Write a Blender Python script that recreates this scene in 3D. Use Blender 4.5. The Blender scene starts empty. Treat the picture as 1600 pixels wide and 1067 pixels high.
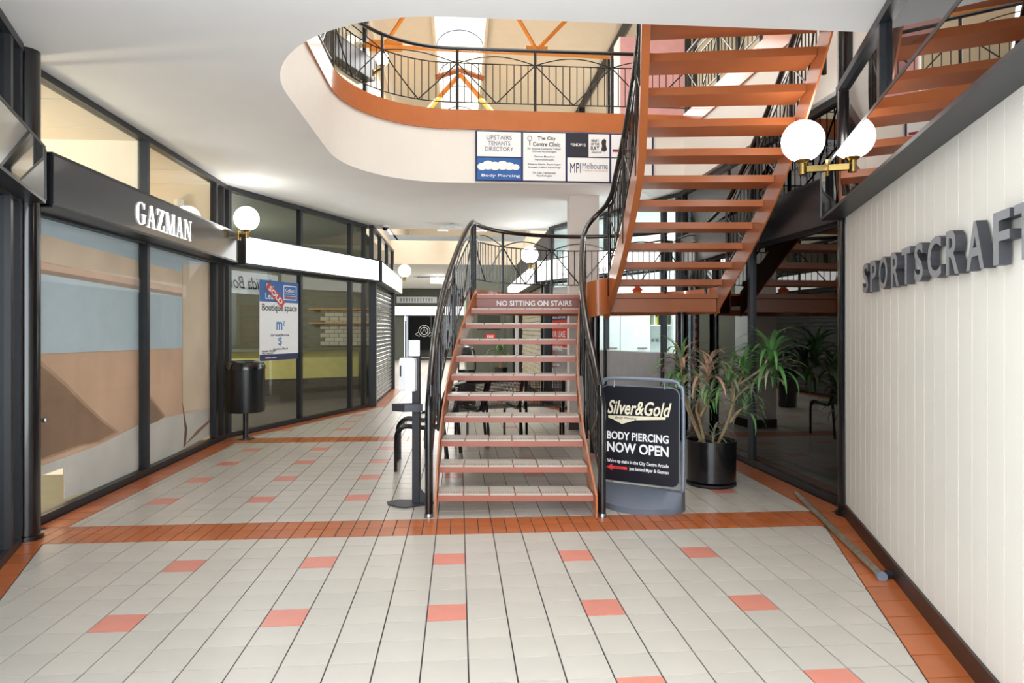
import bpy, bmesh, math, random
from mathutils import Vector, Matrix
from mathutils.geometry import tessellate_polygon
random.seed(7)
sc = bpy.context.scene
COL = sc.collection
# ------------------------------------------------------------------ camera, sky, light, exposure
YAW = 0.0786
CY, SY = math.cos(YAW), math.sin(YAW)
cam_d = bpy.data.cameras.new('camera')
cam_d.sensor_width = 36.0
cam_d.lens = 1055.0 / 1600.0 * 36.0
cam_d.shift_y = -(533.5 - 514.2) / 1600.0
cam_d.clip_start = 0.05
cam_d.clip_end = 200
cam = bpy.data.objects.new('camera', cam_d)
COL.objects.link(cam)
cam.location = (0, 0, 1.4348)
cam.rotation_euler = (math.pi / 2, 0, -YAW)
sc.camera = cam
sc.view_settings.view_transform = 'Standard'
sc.view_settings.look = 'None'
sc.view_settings.gamma = 1
sc.view_settings.use_curve_mapping = False
sc.view_settings.exposure = 0.2
try:
    sc.cycles.use_denoising = True
    sc.cycles.max_bounces = 10
    sc.cycles.transparent_max_bounces = 24
    sc.cycles.sample_clamp_indirect = 8.0
except Exception:
    pass
W = bpy.data.worlds.new('daylight')
sc.world = W
W.use_nodes = True
wb = W.node_tree.nodes['Background']
wb.inputs[0].default_value = (0.88, 0.95, 1.0, 1)
wb.inputs[1].default_value = 6.4

def area_lamp(name, loc, sx, sy, power, color=(1, 1, 1), rot=(0, 0, 0)):
    d = bpy.data.lights.new(name, 'AREA')
    d.shape = 'RECTANGLE'
    d.size, d.size_y = sx, sy
    d.energy = power
    d.color = color
    o = bpy.data.objects.new(name, d)
    COL.objects.link(o)
    o.location = loc
    o.rotation_euler = rot
    return o
# added area fill under the roof, imitating skylight over the stair and far voids
area_lamp('roof_fill', (0.8, 6.4, 7.7), 4.4, 4.6, 240, (0.95, 0.98, 1.0))
area_lamp('roof_fill', (0.0, 16.5, 7.4), 2.6, 6.0, 420, (0.97, 0.99, 1.0))
# shop lamps and corridor fill
def bulb(name, loc, power, color=(1, 1, 1), r=0.12):
    d = bpy.data.lights.new(name, 'POINT')
    d.energy = power; d.color = color; d.shadow_soft_size = r
    o = bpy.data.objects.new(name, d)
    COL.objects.link(o)
    o.location = loc
    return o
bulb('shop_lamp', (-4.9, 5.5, 2.2), 80, (1.0, 0.88, 0.66))
bulb('shop_lamp', (-4.9, 7.9, 2.2), 60, (1.0, 0.95, 0.8))
bulb('shop_lamp', (-4.4, 11.8, 2.4), 140, (1.0, 0.96, 0.85))
area_lamp('shop_ceiling_lamp', (3.6, 11.9, 3.15), 1.5, 1.5, 75, (0.95, 1.0, 0.98))
area_lamp('corridor_fill', (-1.2, 25.5, 3.2), 2.4, 7.0, 420, (1.0, 0.98, 0.95))  # added area light to brighten the far corridor, no fitting modelled

# ------------------------------------------------------------------ materials
def lin(c):
    c = c / 255.0
    return c / 12.92 if c <= 0.04045 else ((c + 0.055) / 1.055) ** 2.4
def rgb(r, g, b):
    return (lin(r), lin(g), lin(b), 1)
MATS = {}
def mat(name, c, rough=0.5, metal=0.0, var=0.06, scale=6.0, bump=0.0, rnd=0.0, emit=None, estr=0.0, spec=0.5, coat=0.0, trans=0.0):
    m = bpy.data.materials.new(name)
    m.use_nodes = True
    nt = m.node_tree
    b = nt.nodes['Principled BSDF']
    b.inputs['Roughness'].default_value = rough
    b.inputs['Metallic'].default_value = metal
    b.inputs['Specular IOR Level'].default_value = spec
    if coat:
        b.inputs['Coat Weight'].default_value = coat
        b.inputs['Coat Roughness'].default_value = 0.08
    col = rgb(*c)
    tc = nt.nodes.new('ShaderNodeTexCoord')
    nz = nt.nodes.new('ShaderNodeTexNoise')
    nz.inputs['Scale'].default_value = scale
    nz.inputs['Detail'].default_value = 4
    nt.links.new(tc.outputs['Object'], nz.inputs['Vector'])
    mr = nt.nodes.new('ShaderNodeMapRange')
    mr.inputs[1].default_value = 0.3
    mr.inputs[2].default_value = 0.7
    mr.inputs[3].default_value = 1 - var
    mr.inputs[4].default_value = 1 + var
    nt.links.new(nz.outputs[0], mr.inputs[0])
    mul = nt.nodes.new('ShaderNodeVectorMath')
    mul.operation = 'SCALE'
    mul.inputs[0].default_value = col[:3]
    last = mr.outputs[0]
    if rnd:
        oi = nt.nodes.new('ShaderNodeObjectInfo')
        ge = nt.nodes.new('ShaderNodeNewGeometry')
        ad = nt.nodes.new('ShaderNodeMath'); ad.operation = 'ADD'
        nt.links.new(oi.outputs['Random'], ad.inputs[0])
        nt.links.new(ge.outputs['Random Per Island'], ad.inputs[1])
        fr = nt.nodes.new('ShaderNodeMath'); fr.operation = 'FRACT'
        nt.links.new(ad.outputs[0], fr.inputs[0])
        m2 = nt.nodes.new('ShaderNodeMapRange')
        m2.inputs[3].default_value = 1 - rnd
        m2.inputs[4].default_value = 1 + rnd
        nt.links.new(fr.outputs[0], m2.inputs[0])
        mm = nt.nodes.new('ShaderNodeMath'); mm.operation = 'MULTIPLY'
        nt.links.new(last, mm.inputs[0]); nt.links.new(m2.outputs[0], mm.inputs[1])
        last = mm.outputs[0]
    nt.links.new(last, mul.inputs['Scale'])
    nt.links.new(mul.outputs[0], b.inputs['Base Color'])
    if bump:
        bp = nt.nodes.new('ShaderNodeBump')
        bp.inputs['Strength'].default_value = bump
        bp.inputs['Distance'].default_value = 0.01
        nt.links.new(nz.outputs[0], bp.inputs['Height'])
        nt.links.new(bp.outputs[0], b.inputs['Normal'])
    if emit:
        b.inputs['Emission Color'].default_value = rgb(*emit)
        b.inputs['Emission Strength'].default_value = estr
    if trans:
        b.inputs['Transmission Weight'].default_value = trans
    MATS[name] = m
    return m
def glass(name, tint, boost=1.0, ior=1.5):
    m = bpy.data.materials.new(name)
    m.use_nodes = True
    nt = m.node_tree
    for n in list(nt.nodes):
        nt.nodes.remove(n)
    out = nt.nodes.new('ShaderNodeOutputMaterial')
    tr = nt.nodes.new('ShaderNodeBsdfTransparent')
    tr.inputs[0].default_value = rgb(*tint)
    gl = nt.nodes.new('ShaderNodeBsdfGlossy')
    gl.inputs['Roughness'].default_value = 0.012
    fr = nt.nodes.new('ShaderNodeFresnel')
    fr.inputs[0].default_value = ior
    mu = nt.nodes.new('ShaderNodeMath'); mu.operation = 'MULTIPLY'; mu.use_clamp = True
    mu.inputs[1].default_value = boost
    mx = nt.nodes.new('ShaderNodeMixShader')
    ge = nt.nodes.new('ShaderNodeNewGeometry')
    ff = nt.nodes.new('ShaderNodeMath'); ff.operation = 'SUBTRACT'; ff.inputs[0].default_value = 1.0
    nt.links.new(ge.outputs['Backfacing'], ff.inputs[1])
    fm = nt.nodes.new('ShaderNodeMath'); fm.operation = 'MULTIPLY'
    nt.links.new(fr.outputs[0], fm.inputs[0]); nt.links.new(ff.outputs[0], fm.inputs[1])
    nt.links.new(fm.outputs[0], mu.inputs[0])
    nt.links.new(mu.outputs[0], mx.inputs[0])
    nt.links.new(tr.outputs[0], mx.inputs[1])
    nt.links.new(gl.outputs[0], mx.inputs[2])
    nt.links.new(mx.outputs[0], out.inputs[0])
    MATS[name] = m
    return m
def perforated(name, c, scale=42.0):
    m = mat(name, c, rough=0.3, var=0.02)
    nt = m.node_tree
    b = nt.nodes['Principled BSDF']
    out = [n for n in nt.nodes if n.type == 'OUTPUT_MATERIAL'][0]
    tc = nt.nodes.new('ShaderNodeTexCoord')
    vo = nt.nodes.new('ShaderNodeTexVoronoi')
    vo.inputs['Scale'].default_value = scale
    vo.inputs['Randomness'].default_value = 0.0
    nt.links.new(tc.outputs['UV'], vo.inputs['Vector'])
    lt = nt.nodes.new('ShaderNodeMath'); lt.operation = 'LESS_THAN'
    lt.inputs[1].default_value = 0.30
    nt.links.new(vo.outputs['Distance'], lt.inputs[0])
    tr = nt.nodes.new('ShaderNodeBsdfTransparent')
    mx = nt.nodes.new('ShaderNodeMixShader')
    nt.links.new(lt.outputs[0], mx.inputs[0])
    nt.links.new(b.outputs[0], mx.inputs[1])
    nt.links.new(tr.outputs[0], mx.inputs[2])
    nt.links.new(mx.outputs[0], out.inputs[0])
    return m
TILE = mat('beige_floor_tile', (185, 178, 168), 0.30, var=0.04, scale=3, rnd=0.035)
ACC = mat('salmon_floor_tile', (204, 130, 114), 0.30, var=0.05, rnd=0.06)
TERR = mat('terracotta_floor_tile', (172, 94, 50), 0.28, var=0.08, rnd=0.09)
GROUT = mat('dark_grout', (62, 58, 60), 0.8)
PLAST = mat('ceiling_plaster', (236, 236, 234), 0.75, var=0.015, scale=2)
CREAM = mat('cream_paint', (226, 212, 190), 0.7, var=0.02)
WHITEP = mat('bulkhead_white_paint', (232, 226, 218), 0.55, var=0.012)
ORANGE = mat('orange_enamel', (184, 104, 56), 0.3, var=0.05, coat=0.3)
RUST = mat('rust_enamel', (166, 94, 52), 0.35, var=0.06)
MAUVE = mat('mauve_brown_enamel', (140, 82, 70), 0.4, var=0.08)
NOSE = mat('tread_edge_enamel', (160, 92, 72), 0.4, var=0.08)
BLACK = mat('black_gloss_enamel', (18, 18, 20), 0.22, var=0.05, coat=0.4)
FRAME = mat('charcoal_aluminium', (38, 40, 44), 0.38, metal=0.2, var=0.04)
FASC = mat('gloss_charcoal_fascia', (44, 48, 54), 0.12, var=0.03, coat=0.6)
FASCB = mat('satin_black_fascia', (28, 28, 30), 0.3, var=0.15, scale=2)
GLASS = glass('clear_shop_glass', (248, 250, 249), 0.9)
GLASSP = glass('low_glare_shop_glass', (250, 251, 250), 0.3)
GLASSD = glass('tinted_shop_glass', (150, 152, 154), 1.7)
GLASSM = glass('smoked_sign_glass', (110, 116, 122), 2.8)
LITE = mat('lit_white_acrylic', (250, 250, 250), 0.4, emit=(255, 255, 252), estr=1.8)
GLOBE = mat('opal_lit_globe', (255, 255, 255), 0.3, emit=(255, 252, 246), estr=12.0)
GLET = mat('lit_white_letter', (255, 255, 255), 0.4, emit=(255, 255, 250), estr=1.1)
BRASS = mat('polished_brass', (176, 148, 88), 0.25, metal=1.0, var=0.08)
WPAN = mat('offwhite_wall_board', (224, 219, 209), 0.5, var=0.012, scale=1.5)
SKIRT = mat('dark_brown_skirting', (48, 32, 28), 0.4)
LETT = mat('grey_metal_letter_face', (140, 141, 144), 0.42, metal=0.2)
LETS = mat('dark_letter_return', (46, 46, 50), 0.45)
WHITE = mat('white_plastic', (236, 236, 236), 0.4, var=0.01)
PAPER = mat('white_print', (240, 240, 240), 0.6, var=0.01)
BLUE = mat('blue_print', (38, 96, 168), 0.5, var=0.12, scale=2)
NAVY = mat('navy_print', (34, 38, 84), 0.5)
SKYB = mat('light_blue_print', (34, 120, 180), 0.5)
INK = mat('dark_ink_print', (36, 36, 48), 0.6)
GREYI = mat('grey_ink_print', (96, 98, 120), 0.6)
REDP = mat('red_print', (206, 52, 40), 0.5)
MAROON = mat('maroon_print', (150, 30, 66), 0.5)
PINKI = mat('salmon_ink_print', (220, 160, 140), 0.5)
GOLDI = mat('cream_ink_print', (232, 222, 196), 0.5)
REDA = mat('bright_red_print', (232, 60, 64), 0.5)
GREYF = mat('grey_metal_frame', (120, 130, 146), 0.35, metal=0.3)
GREYB = mat('grey_plastic_base', (98, 104, 116), 0.5)
SIGNK = mat('black_sign_panel', (30, 31, 38), 0.25, var=0.05)
DGREY = mat('dark_grey_powdercoat', (54, 54, 60), 0.45)
TAN = mat('desert_wall_print', (224, 184, 156), 0.6, var=0.12, scale=1.6)
TANL = mat('pale_plaster_print', (238, 214, 190), 0.6, var=0.08, scale=2)
TAND2 = mat('half_shadow_print', (190, 154, 128), 0.6, var=0.15, scale=3)
TAND = mat('shadow_print', (152, 120, 98), 0.6, var=0.15, scale=3)
SKYP = mat('pale_sky_print', (198, 214, 226), 0.6, var=0.03)
LEDG = mat('pale_ledge_print', (216, 210, 205), 0.6, var=0.07, scale=3)
WOODP = mat('brown_stick_print', (112, 66, 36), 0.6)
YELW = mat('yellow_painted_wall', (214, 204, 128), 0.6)
OLIVE = mat('olive_grey_wall', (112, 112, 92), 0.6)
BRICK = mat('painted_brick', (196, 190, 168), 0.6, rnd=0.08)
CARP = mat('grey_brown_carpet', (92, 84, 74), 0.9, var=0.15, scale=30)
DARK = mat('unlit_room_dark', (34, 32, 32), 0.6)  # near-black colour stands in for the darkness of unlit rooms
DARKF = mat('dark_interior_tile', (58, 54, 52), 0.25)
GREEN = mat('grey_green_paint', (104, 108, 96), 0.6)
GREEND = mat('grey_green_louvre', (92, 94, 82), 0.6)
STEEL = mat('roller_shutter_steel', (150, 154, 156), 0.25, metal=0.85, var=0.08)
TIMB = mat('honey_timber', (196, 138, 60), 0.45, var=0.15, scale=10)
LEAF1 = mat('green_leaf', (88, 136, 74), 0.45, rnd=0.25)
LEAF2 = mat('purple_green_leaf', (138, 144, 116), 0.5, rnd=0.25)
LEAF3 = mat('dry_pink_leaf', (192, 152, 128), 0.6, rnd=0.2)
STEM = mat('tan_cane_stem', (150, 130, 96), 0.8, var=0.25, scale=40, bump=0.5)
SOIL = mat('dark_potting_soil', (40, 34, 28), 0.95, var=0.3, scale=60, bump=1)
PINKW = mat('dusty_pink_paint', (214, 158, 158), 0.6)
VAULT = mat('skylight_opal_sheet', (252, 248, 238), 0.5, emit=(255, 250, 236), estr=0.9)
ORTR = mat('orange_truss_paint', (228, 140, 52), 0.4)
RUBB = mat('black_rubber', (24, 24, 26), 0.6)
ROD = mat('worn_metal_rod', (150, 140, 122), 0.4, metal=0.6, var=0.25, scale=20)
KITW = mat('white_cabinet_laminate', (226, 234, 232), 0.35)
FROST = mat('grey_frosted_film', (158, 156, 160), 0.45)
PERF = perforated('perforated_black_steel', (22, 22, 24), 52.0)
PERFB = perforated('perforated_bin_steel', (24, 24, 26), 60.0)
BLUEP = mat('blue_strobe_lens', (40, 120, 200), 0.3)
SPIC = [mat('book_%s' % n, c, 0.6) for n, c in (('green', (110, 140, 70)), ('grey', (130, 132, 130)), ('white', (226, 226, 220)), ('yellow', (196, 180, 80)))]

# ------------------------------------------------------------------ mesh helpers
WL = {}
def wloc(o):
    return WL.get(o.name, Vector((0, 0, 0))) if o else Vector((0, 0, 0))
def tag(o, label=None, cat=None, group=None, kind=None):
    if label: o['label'] = label
    if cat: o['category'] = cat
    if group: o['group'] = group
    if kind: o['kind'] = kind
    return o
def thing(name, loc, label, cat, group=None, kind=None):
    o = bpy.data.objects.new(name, None)
    COL.objects.link(o)
    o.empty_display_size = 0.1
    o.location = loc
    WL[o.name] = Vector(loc)
    return tag(o, label, cat, group, kind)
def inst(name, me, loc, parent, rot=None, matrix=None):
    o = bpy.data.objects.new(name, me)
    COL.objects.link(o)
    o.parent = parent
    if matrix is not None:
        m = matrix.copy()
        m.translation = m.translation - wloc(parent)
        o.matrix_local = m
        WL[o.name] = matrix.translation.copy()
    else:
        o.location = Vector(loc) - wloc(parent)
        if rot: o.rotation_euler = rot
        WL[o.name] = Vector(loc)
    return o
def norm2(p, q):
    dx, dy = q[0] - p[0], q[1] - p[1]
    L = math.hypot(dx, dy)
    return dx / L, dy / L, L
def catmull(pts, n=8):
    pts = [Vector(p) for p in pts]
    if len(pts) < 3: return pts
    P = [pts[0] * 2 - pts[1]] + pts + [pts[-1] * 2 - pts[-2]]
    out = []
    for i in range(1, len(P) - 2):
        a, b, c, d = P[i - 1], P[i], P[i + 1], P[i + 2]
        for k in range(n):
            t = k / n
            out.append(0.5 * ((2 * b) + (c - a) * t + (2 * a - 5 * b + 4 * c - d) * t * t + (3 * b - a - 3 * c + d) * t ** 3))
    out.append(pts[-1])
    return out
class MB:
    def __init__(self):
        self.v = []; self.f = []; self.m = []; self.uv = {}
        self.cur = 0
    def add(self, vs, fs):
        o = len(self.v)
        self.v += [tuple(p) for p in vs]
        for f in fs:
            self.f.append(tuple(i + o for i in f)); self.m.append(self.cur)
        return self
    def box(self, x0, x1, y0, y1, z0, z1):
        vs = [(x0, y0, z0), (x1, y0, z0), (x1, y1, z0), (x0, y1, z0), (x0, y0, z1), (x1, y0, z1), (x1, y1, z1), (x0, y1, z1)]
        return self.add(vs, [(0, 3, 2, 1), (4, 5, 6, 7), (0, 1, 5, 4), (1, 2, 6, 5), (2, 3, 7, 6), (3, 0, 4, 7)])
    def prism(self, poly, z0, z1):
        if poly_area(poly) < 0: poly = poly[::-1]
        n = len(poly)
        vs = [(p[0], p[1], z0) for p in poly] + [(p[0], p[1], z1) for p in poly]
        return self.add(vs, [tuple(range(n))[::-1], tuple(range(n, 2 * n))] + [(i, (i + 1) % n, (i + 1) % n + n, i + n) for i in range(n)])
    def wall(self, p, q, z0, z1, t=0.05, off=0.0, a=0.0, b=None):
        """slab along p->q between distances a and b, centred 'off' to the left"""
        dx, dy, L = norm2(p, q)
        if b is None: b = L
        nx, ny = -dy, dx
        pts = []
        for s, o in ((a, off - t / 2), (b, off - t / 2), (b, off + t / 2), (a, off + t / 2)):
            pts.append((p[0] + dx * s + nx * o, p[1] + dy * s + ny * o))
        return self.prism(pts, z0, z1)
    def slab(self, quad, thick):
        """3D quad (list of 4 points) extruded along its normal"""
        a, b, c, d = [Vector(p) for p in quad]
        n = (b - a).cross(c - a).normalized() * thick
        vs = [a, b, c, d, a + n, b + n, c + n, d + n]
        return self.add(vs, [(0, 3, 2, 1), (4, 5, 6, 7), (0, 1, 5, 4), (1, 2, 6, 5), (2, 3, 7, 6), (3, 0, 4, 7)])
    def tube(self, pts, r, n=8, caps=True, closed=False):
        pts = [Vector(p) for p in pts]
        rs = r if isinstance(r, (list, tuple)) else [r] * len(pts)
        rings = []
        up = None
        N = len(pts)
        for i, p in enumerate(pts):
            if closed: t = (pts[(i + 1) % N] - pts[i - 1])
            else: t = (pts[min(i + 1, N - 1)] - pts[max(i - 1, 0)])
            t.normalize()
            if up is None:
                up = Vector((0, 0, 1)) if abs(t.z) < 0.9 else Vector((1, 0, 0))
            up = (up - t * up.dot(t)).normalized()
            sd = t.cross(up)
            rings.append([p + (up * math.cos(2 * math.pi * k / n) + sd * math.sin(2 * math.pi * k / n)) * rs[i] for k in range(n)])
        vs = [v for rg in rings for v in rg]
        fs = []
        M = N if closed else N - 1
        for i in range(M):
            j = (i + 1) % N
            for k in range(n):
                k2 = (k + 1) % n
                fs.append((i * n + k, i * n + k2, j * n + k2, j * n + k))
        if caps and not closed:
            fs.append(tuple(range(n))[::-1])
            fs.append(tuple(range((N - 1) * n, N * n)))
        return self.add(vs, fs)
    def lathe(self, prof, c=(0, 0, 0), n=24):
        vs = []; fs = []
        for r, z in prof:
            for k in range(n):
                a = 2 * math.pi * k / n
                vs.append((c[0] + r * math.cos(a), c[1] + r * math.sin(a), c[2] + z))
        for i in range(len(prof) - 1):
            for k in range(n):
                k2 = (k + 1) % n
                fs.append((i * n + k, i * n + k2, (i + 1) * n + k2, (i + 1) * n + k))
        return self.add(vs, fs)
    def build(self, name, m, parent=None, smooth=False, uvs=None):
        off = wloc(parent)
        me = bpy.data.meshes.new(name)
        me.from_pydata([(v[0] - off.x, v[1] - off.y, v[2] - off.z) for v in self.v], [], self.f)
        ms = m if isinstance(m, (list, tuple)) else [m]
        for x in ms: me.materials.append(x)
        if len(ms) > 1: me.polygons.foreach_set('material_index', self.m)
        if uvs:
            ul = me.uv_layers.new()
            for lp in me.loops:
                ul.data[lp.index].uv = uvs[lp.vertex_index]
        bm = bmesh.new(); bm.from_mesh(me)
        bmesh.ops.recalc_face_normals(bm, faces=bm.faces)
        bm.to_mesh(me); bm.free()
        if smooth:
            me.polygons.foreach_set('use_smooth', [True] * len(me.polygons))
            if smooth != 'all':
                try: me.set_sharp_from_angle(angle=math.radians(40))
                except Exception: pass
        me.update()
        o = bpy.data.objects.new(name, me)
        COL.objects.link(o)
        o.parent = parent
        WL[o.name] = off.copy()
        return o
def poly_area(p):
    return 0.5 * sum(p[i][0] * p[(i + 1) % len(p)][1] - p[(i + 1) % len(p)][0] * p[i][1] for i in range(len(p)))
def clip(poly, a, b):
    """keep the part of poly left of the line a->b"""
    out = []
    def side(p): return (b[0] - a[0]) * (p[1] - a[1]) - (b[1] - a[1]) * (p[0] - a[0])
    for i in range(len(poly)):
        p, q = poly[i], poly[(i + 1) % len(poly)]
        sp, sq = side(p), side(q)
        if sp >= 0: out.append(p)
        if (sp > 0 and sq < 0) or (sp < 0 and sq > 0):
            t = sp / (sp - sq)
            out.append((p[0] + (q[0] - p[0]) * t, p[1] + (q[1] - p[1]) * t))
    return out
def inset(poly, d):
    n = len(poly)
    cx = sum(p[0] for p in poly) / n; cy = sum(p[1] for p in poly) / n
    if poly_area(poly) < 0: poly = poly[::-1]
    out = poly
    for i in range(n):
        p, q = poly[i], poly[(i + 1) % n]
        L = math.hypot(q[0] - p[0], q[1] - p[1])
        if L < 1e-6: continue
        nx, ny = -(q[1] - p[1]) / L * d, (q[0] - p[0]) / L * d
        out = clip(out, (p[0] + nx, p[1] + ny), (q[0] + nx, q[1] + ny))
        if len(out) < 3: return []
    return out
_txt = {}
def text_data(s, bold=0.0, shear=0.0, spacing=1.0):
    key = (s, bold, shear, spacing)
    if key in _txt: return _txt[key]
    cu = bpy.data.curves.new('lettering', 'FONT')
    cu.body = s
    cu.size = 1.0
    cu.offset = bold
    cu.shear = shear
    cu.space_character = spacing
    cu.resolution_u = 3
    cu.fill_mode = 'FRONT' if hasattr(cu, 'fill_mode') else cu.fill_mode
    ob = bpy.data.objects.new('lettering', cu)
    COL.objects.link(ob)
    bpy.context.view_layer.update()
    dg = bpy.context.evaluated_depsgraph_get()
    me = bpy.data.meshes.new_from_object(ob.evaluated_get(dg))
    vs = [v.co.copy() for v in me.vertices]
    fs = [tuple(p.vertices) for p in me.polygons]
    bpy.data.objects.remove(ob); bpy.data.curves.remove(cu); bpy.data.meshes.remove(me)
    _txt[key] = (vs, fs)
    return vs, fs
def text_mb(s, o, xd, h=None, w=None, up=(0, 0, 1), depth=0.002, bold=0.0, shear=0.0, align='L', spacing=1.0):
    """lettering laid from point o along xd with cap height/width h, w, extruded toward xd x up"""
    vs, fs = text_data(s, bold, shear, spacing)
    mb = MB()
    if not vs: return mb
    x0 = min(v.x for v in vs); x1 = max(v.x for v in vs); y0 = min(v.y for v in vs); y1 = max(v.y for v in vs)
    sy = h / (y1 - y0) if h else None
    sx = w / (x1 - x0) if w else sy
    if sy is None: sy = sx
    xd = Vector(xd).normalized(); up = Vector(up); nn = xd.cross(up)
    o = Vector(o)
    ox = {'L': 0, 'C': -(x1 - x0) * sx / 2, 'R': -(x1 - x0) * sx}[align]
    base = [o + xd * ((v.x - x0) * sx + ox) + up * ((v.y - y0) * sy) for v in vs]
    n = len(base)
    # extrude: front, back and rim
    cnt = {}
    for f in fs:
        for i in range(len(f)):
            e = (f[i], f[(i + 1) % len(f)])
            cnt[e] = 1
    rim = [e for e in cnt if (e[1], e[0]) not in cnt]
    F = [tuple(i + n for i in f) for f in fs] + [tuple(f[::-1]) for f in fs] + [(a, b, b + n, a + n) for a, b in rim]
    mb.add([b for b in base] + [b + nn * depth for b in base], F)
    mb.m = [0] * len(fs) + [1] * (len(F) - len(fs))
    return mb
def text(name, s, m, parent, o, xd, **kw):
    return text_mb(s, o, xd, **kw).build(name, m, parent)

def SF(u, v):
    """stair frame (turned a little about the vertical) to the hall's axes"""
    return (CY * u + SY * v, -SY * u + CY * v)
def S3(u, v, z):
    p = SF(u, v)
    return Vector((p[0], p[1], z))

# ------------------------------------------------------------------ plan of the hall
AR, BR = (3.0, 5.083), (1.5664, 1.0798)          # angled wall on the right, towards the entrance
AL, BL = (-3.06, 5.083), (-1.6264, 1.0798)
R2, R3, R4 = (3.1, 5.1), (3.1, 9.2), (1.71, 12.5)
L2, L3, L4 = (-3.09, 5.1), (-3.09, 9.2), (-1.70, 12.5)
CEIL = 3.34
# ------------------------------------------------------------------ floor
fb = MB()
fb.box(-7, 7, 0.7, 36, -0.12, -0.006)
floor = tag(fb.build('floor', GROUT), 'tiled arcade floor of beige tiles with terracotta bands and salmon accents', 'floor', kind='structure')
tiles = []      # polygon, kind
def row_y(r): return 0.2 * (17.697 - r)
def col_x(j): return 0.2 * (j + 0.203)
zones = [
    (1.1, row_y(-6), [((-(2.77 + (1.1 - 4.74) * .36)), 1.1), (-2.77, 4.74)], [((2.665 + (1.1 - 4.74) * .357), 1.1), (2.665, 4.74)]),
    (row_y(-8), row_y(-26), [(-2.83, 5), (-2.80, 9)], [(2.78, 5), (2.86, 9)]),
    (row_y(-28), 12.54, [(-2.82, 9.2), (-1.46, 12.5)], [(2.85, 9.2), (1.48, 12.5)]),
    (12.54, 16.54, [(-1.36, 12), (-1.36, 17)], [(1.38, 12), (1.38, 17)]),
    (16.54, 31.94, [(-3.3, 12), (-3.3, 17)], [(1.62, 12), (1.62, 17)]),
]
for (ya, yb, Ll, Rl) in zones:
    for r in range(-145, 13):
        y1, y0 = row_y(r), row_y(r + 1)
        if y0 < ya - 1e-3 and y1 < ya + 1e-3 or y0 > yb - 1e-3: continue
        y0c, y1c = max(y0, ya), min(y1, yb)
        if y1c - y0c < 0.02: continue
        for j in range(-18, 18):
            x0, x1 = col_x(j), col_x(j + 1)
            p = [(x0, y0c), (x1, y0c), (x1, y1c), (x0, y1c)]
            p = clip(p, Ll[1], Ll[0]); p = clip(p, Rl[0], Rl[1]) if len(p) > 2 else p
            if len(p) < 3 or abs(poly_area(p)) < 0.0012: continue
            acc = (r % 4 == 0) and (j % 4 == 3) and abs(poly_area(p)) > 0.035 and (r < -8 or -10 < j < 8)
            tiles.append((p, 'acc' if acc else 'tile'))
def band(y0, y1, xa, xb):
    for k in range(2):
        ya, yb = y0 + 0.2 * k, y0 + 0.2 * (k + 1)
        j = int(math.floor((xa - 0.0406) / 0.1))
        while 0.0406 + j * 0.1 < xb:
            x0, x1 = max(xa, 0.0406 + j * 0.1), min(xb, 0.0406 + (j + 1) * 0.1)
            if x1 - x0 > 0.02: tiles.append(([(x0, ya), (x1, ya), (x1, yb), (x0, yb)], 'terr'))
            j += 1
band(row_y(-6), row_y(-8), -2.97, 2.93)
band(row_y(-26), row_y(-28), -3.03, 3.05)
def strip(a, b, c, d, step=0.2):
    """border tiles between the inner line a-b and the outer line c-d"""
    L = math.hypot(b[0] - a[0], b[1] - a[1])
    n = max(1, round(L / step))
    for k in range(n):
        t0, t1 = k / n, (k + 1) / n
        f = lambda p, q, t: (p[0] + (q[0] - p[0]) * t, p[1] + (q[1] - p[1]) * t)
        tiles.append(([f(a, b, t0), f(c, d, t0), f(c, d, t1), f(a, b, t1)], 'terr'))
strip((2.665 + (1.1 - 4.74) * .357, 1.1), (2.665, 4.739), (2.878 + (1.1 - 4.74) * .357, 1.1), (2.878, 4.739))
strip((-(2.77 + (1.1 - 4.74) * .36), 1.1), (-2.77, 4.739), (-(2.955 + (1.1 - 4.74) * .358), 1.1), (-2.955, 4.739))
strip((-2.83, 5.139), (-2.80, 8.74), (-3.04, 5.139), (-3.04, 8.74))
strip((2.78, 5.139), (2.86, 8.74), (3.05, 5.139), (3.05, 8.74))
strip((-2.82, 9.14), (-1.44, 12.54), (-3.05, 9.14), (-1.66, 12.54))
strip((2.85, 9.14), (1.46, 12.54), (3.06, 9.14), (1.67, 12.54))
strip((-1.36, 12.54), (-1.36, 16.54), (-1.58, 12.54), (-1.58, 16.54))
strip((1.38, 12.54), (1.38, 16.54), (1.6, 12.54), (1.6, 16.54))
def tile_mesh(mb, p):
    q = inset(p, 0.0035)
    if len(q) >= 3: mb.prism(q, -0.008, 0.0)
    return len(q) >= 3
def dist(p):
    cx = sum(a[0] for a in p) / len(p); cy = sum(a[1] for a in p) / len(p)
    return cx * cx + cy * cy + (1000 if cy < 2.35 else 0)
tiles.sort(key=lambda t: dist(t[0]))
cnt = {'tile': 0, 'acc': 0, 'terr': 0}
far = {'tile': MB(), 'acc': MB(), 'terr': MB()}
info = {'tile': ('tile', TILE), 'acc': ('accent_tile', ACC), 'terr': ('border_tile', TERR)}
square = None
shared = {}
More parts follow.
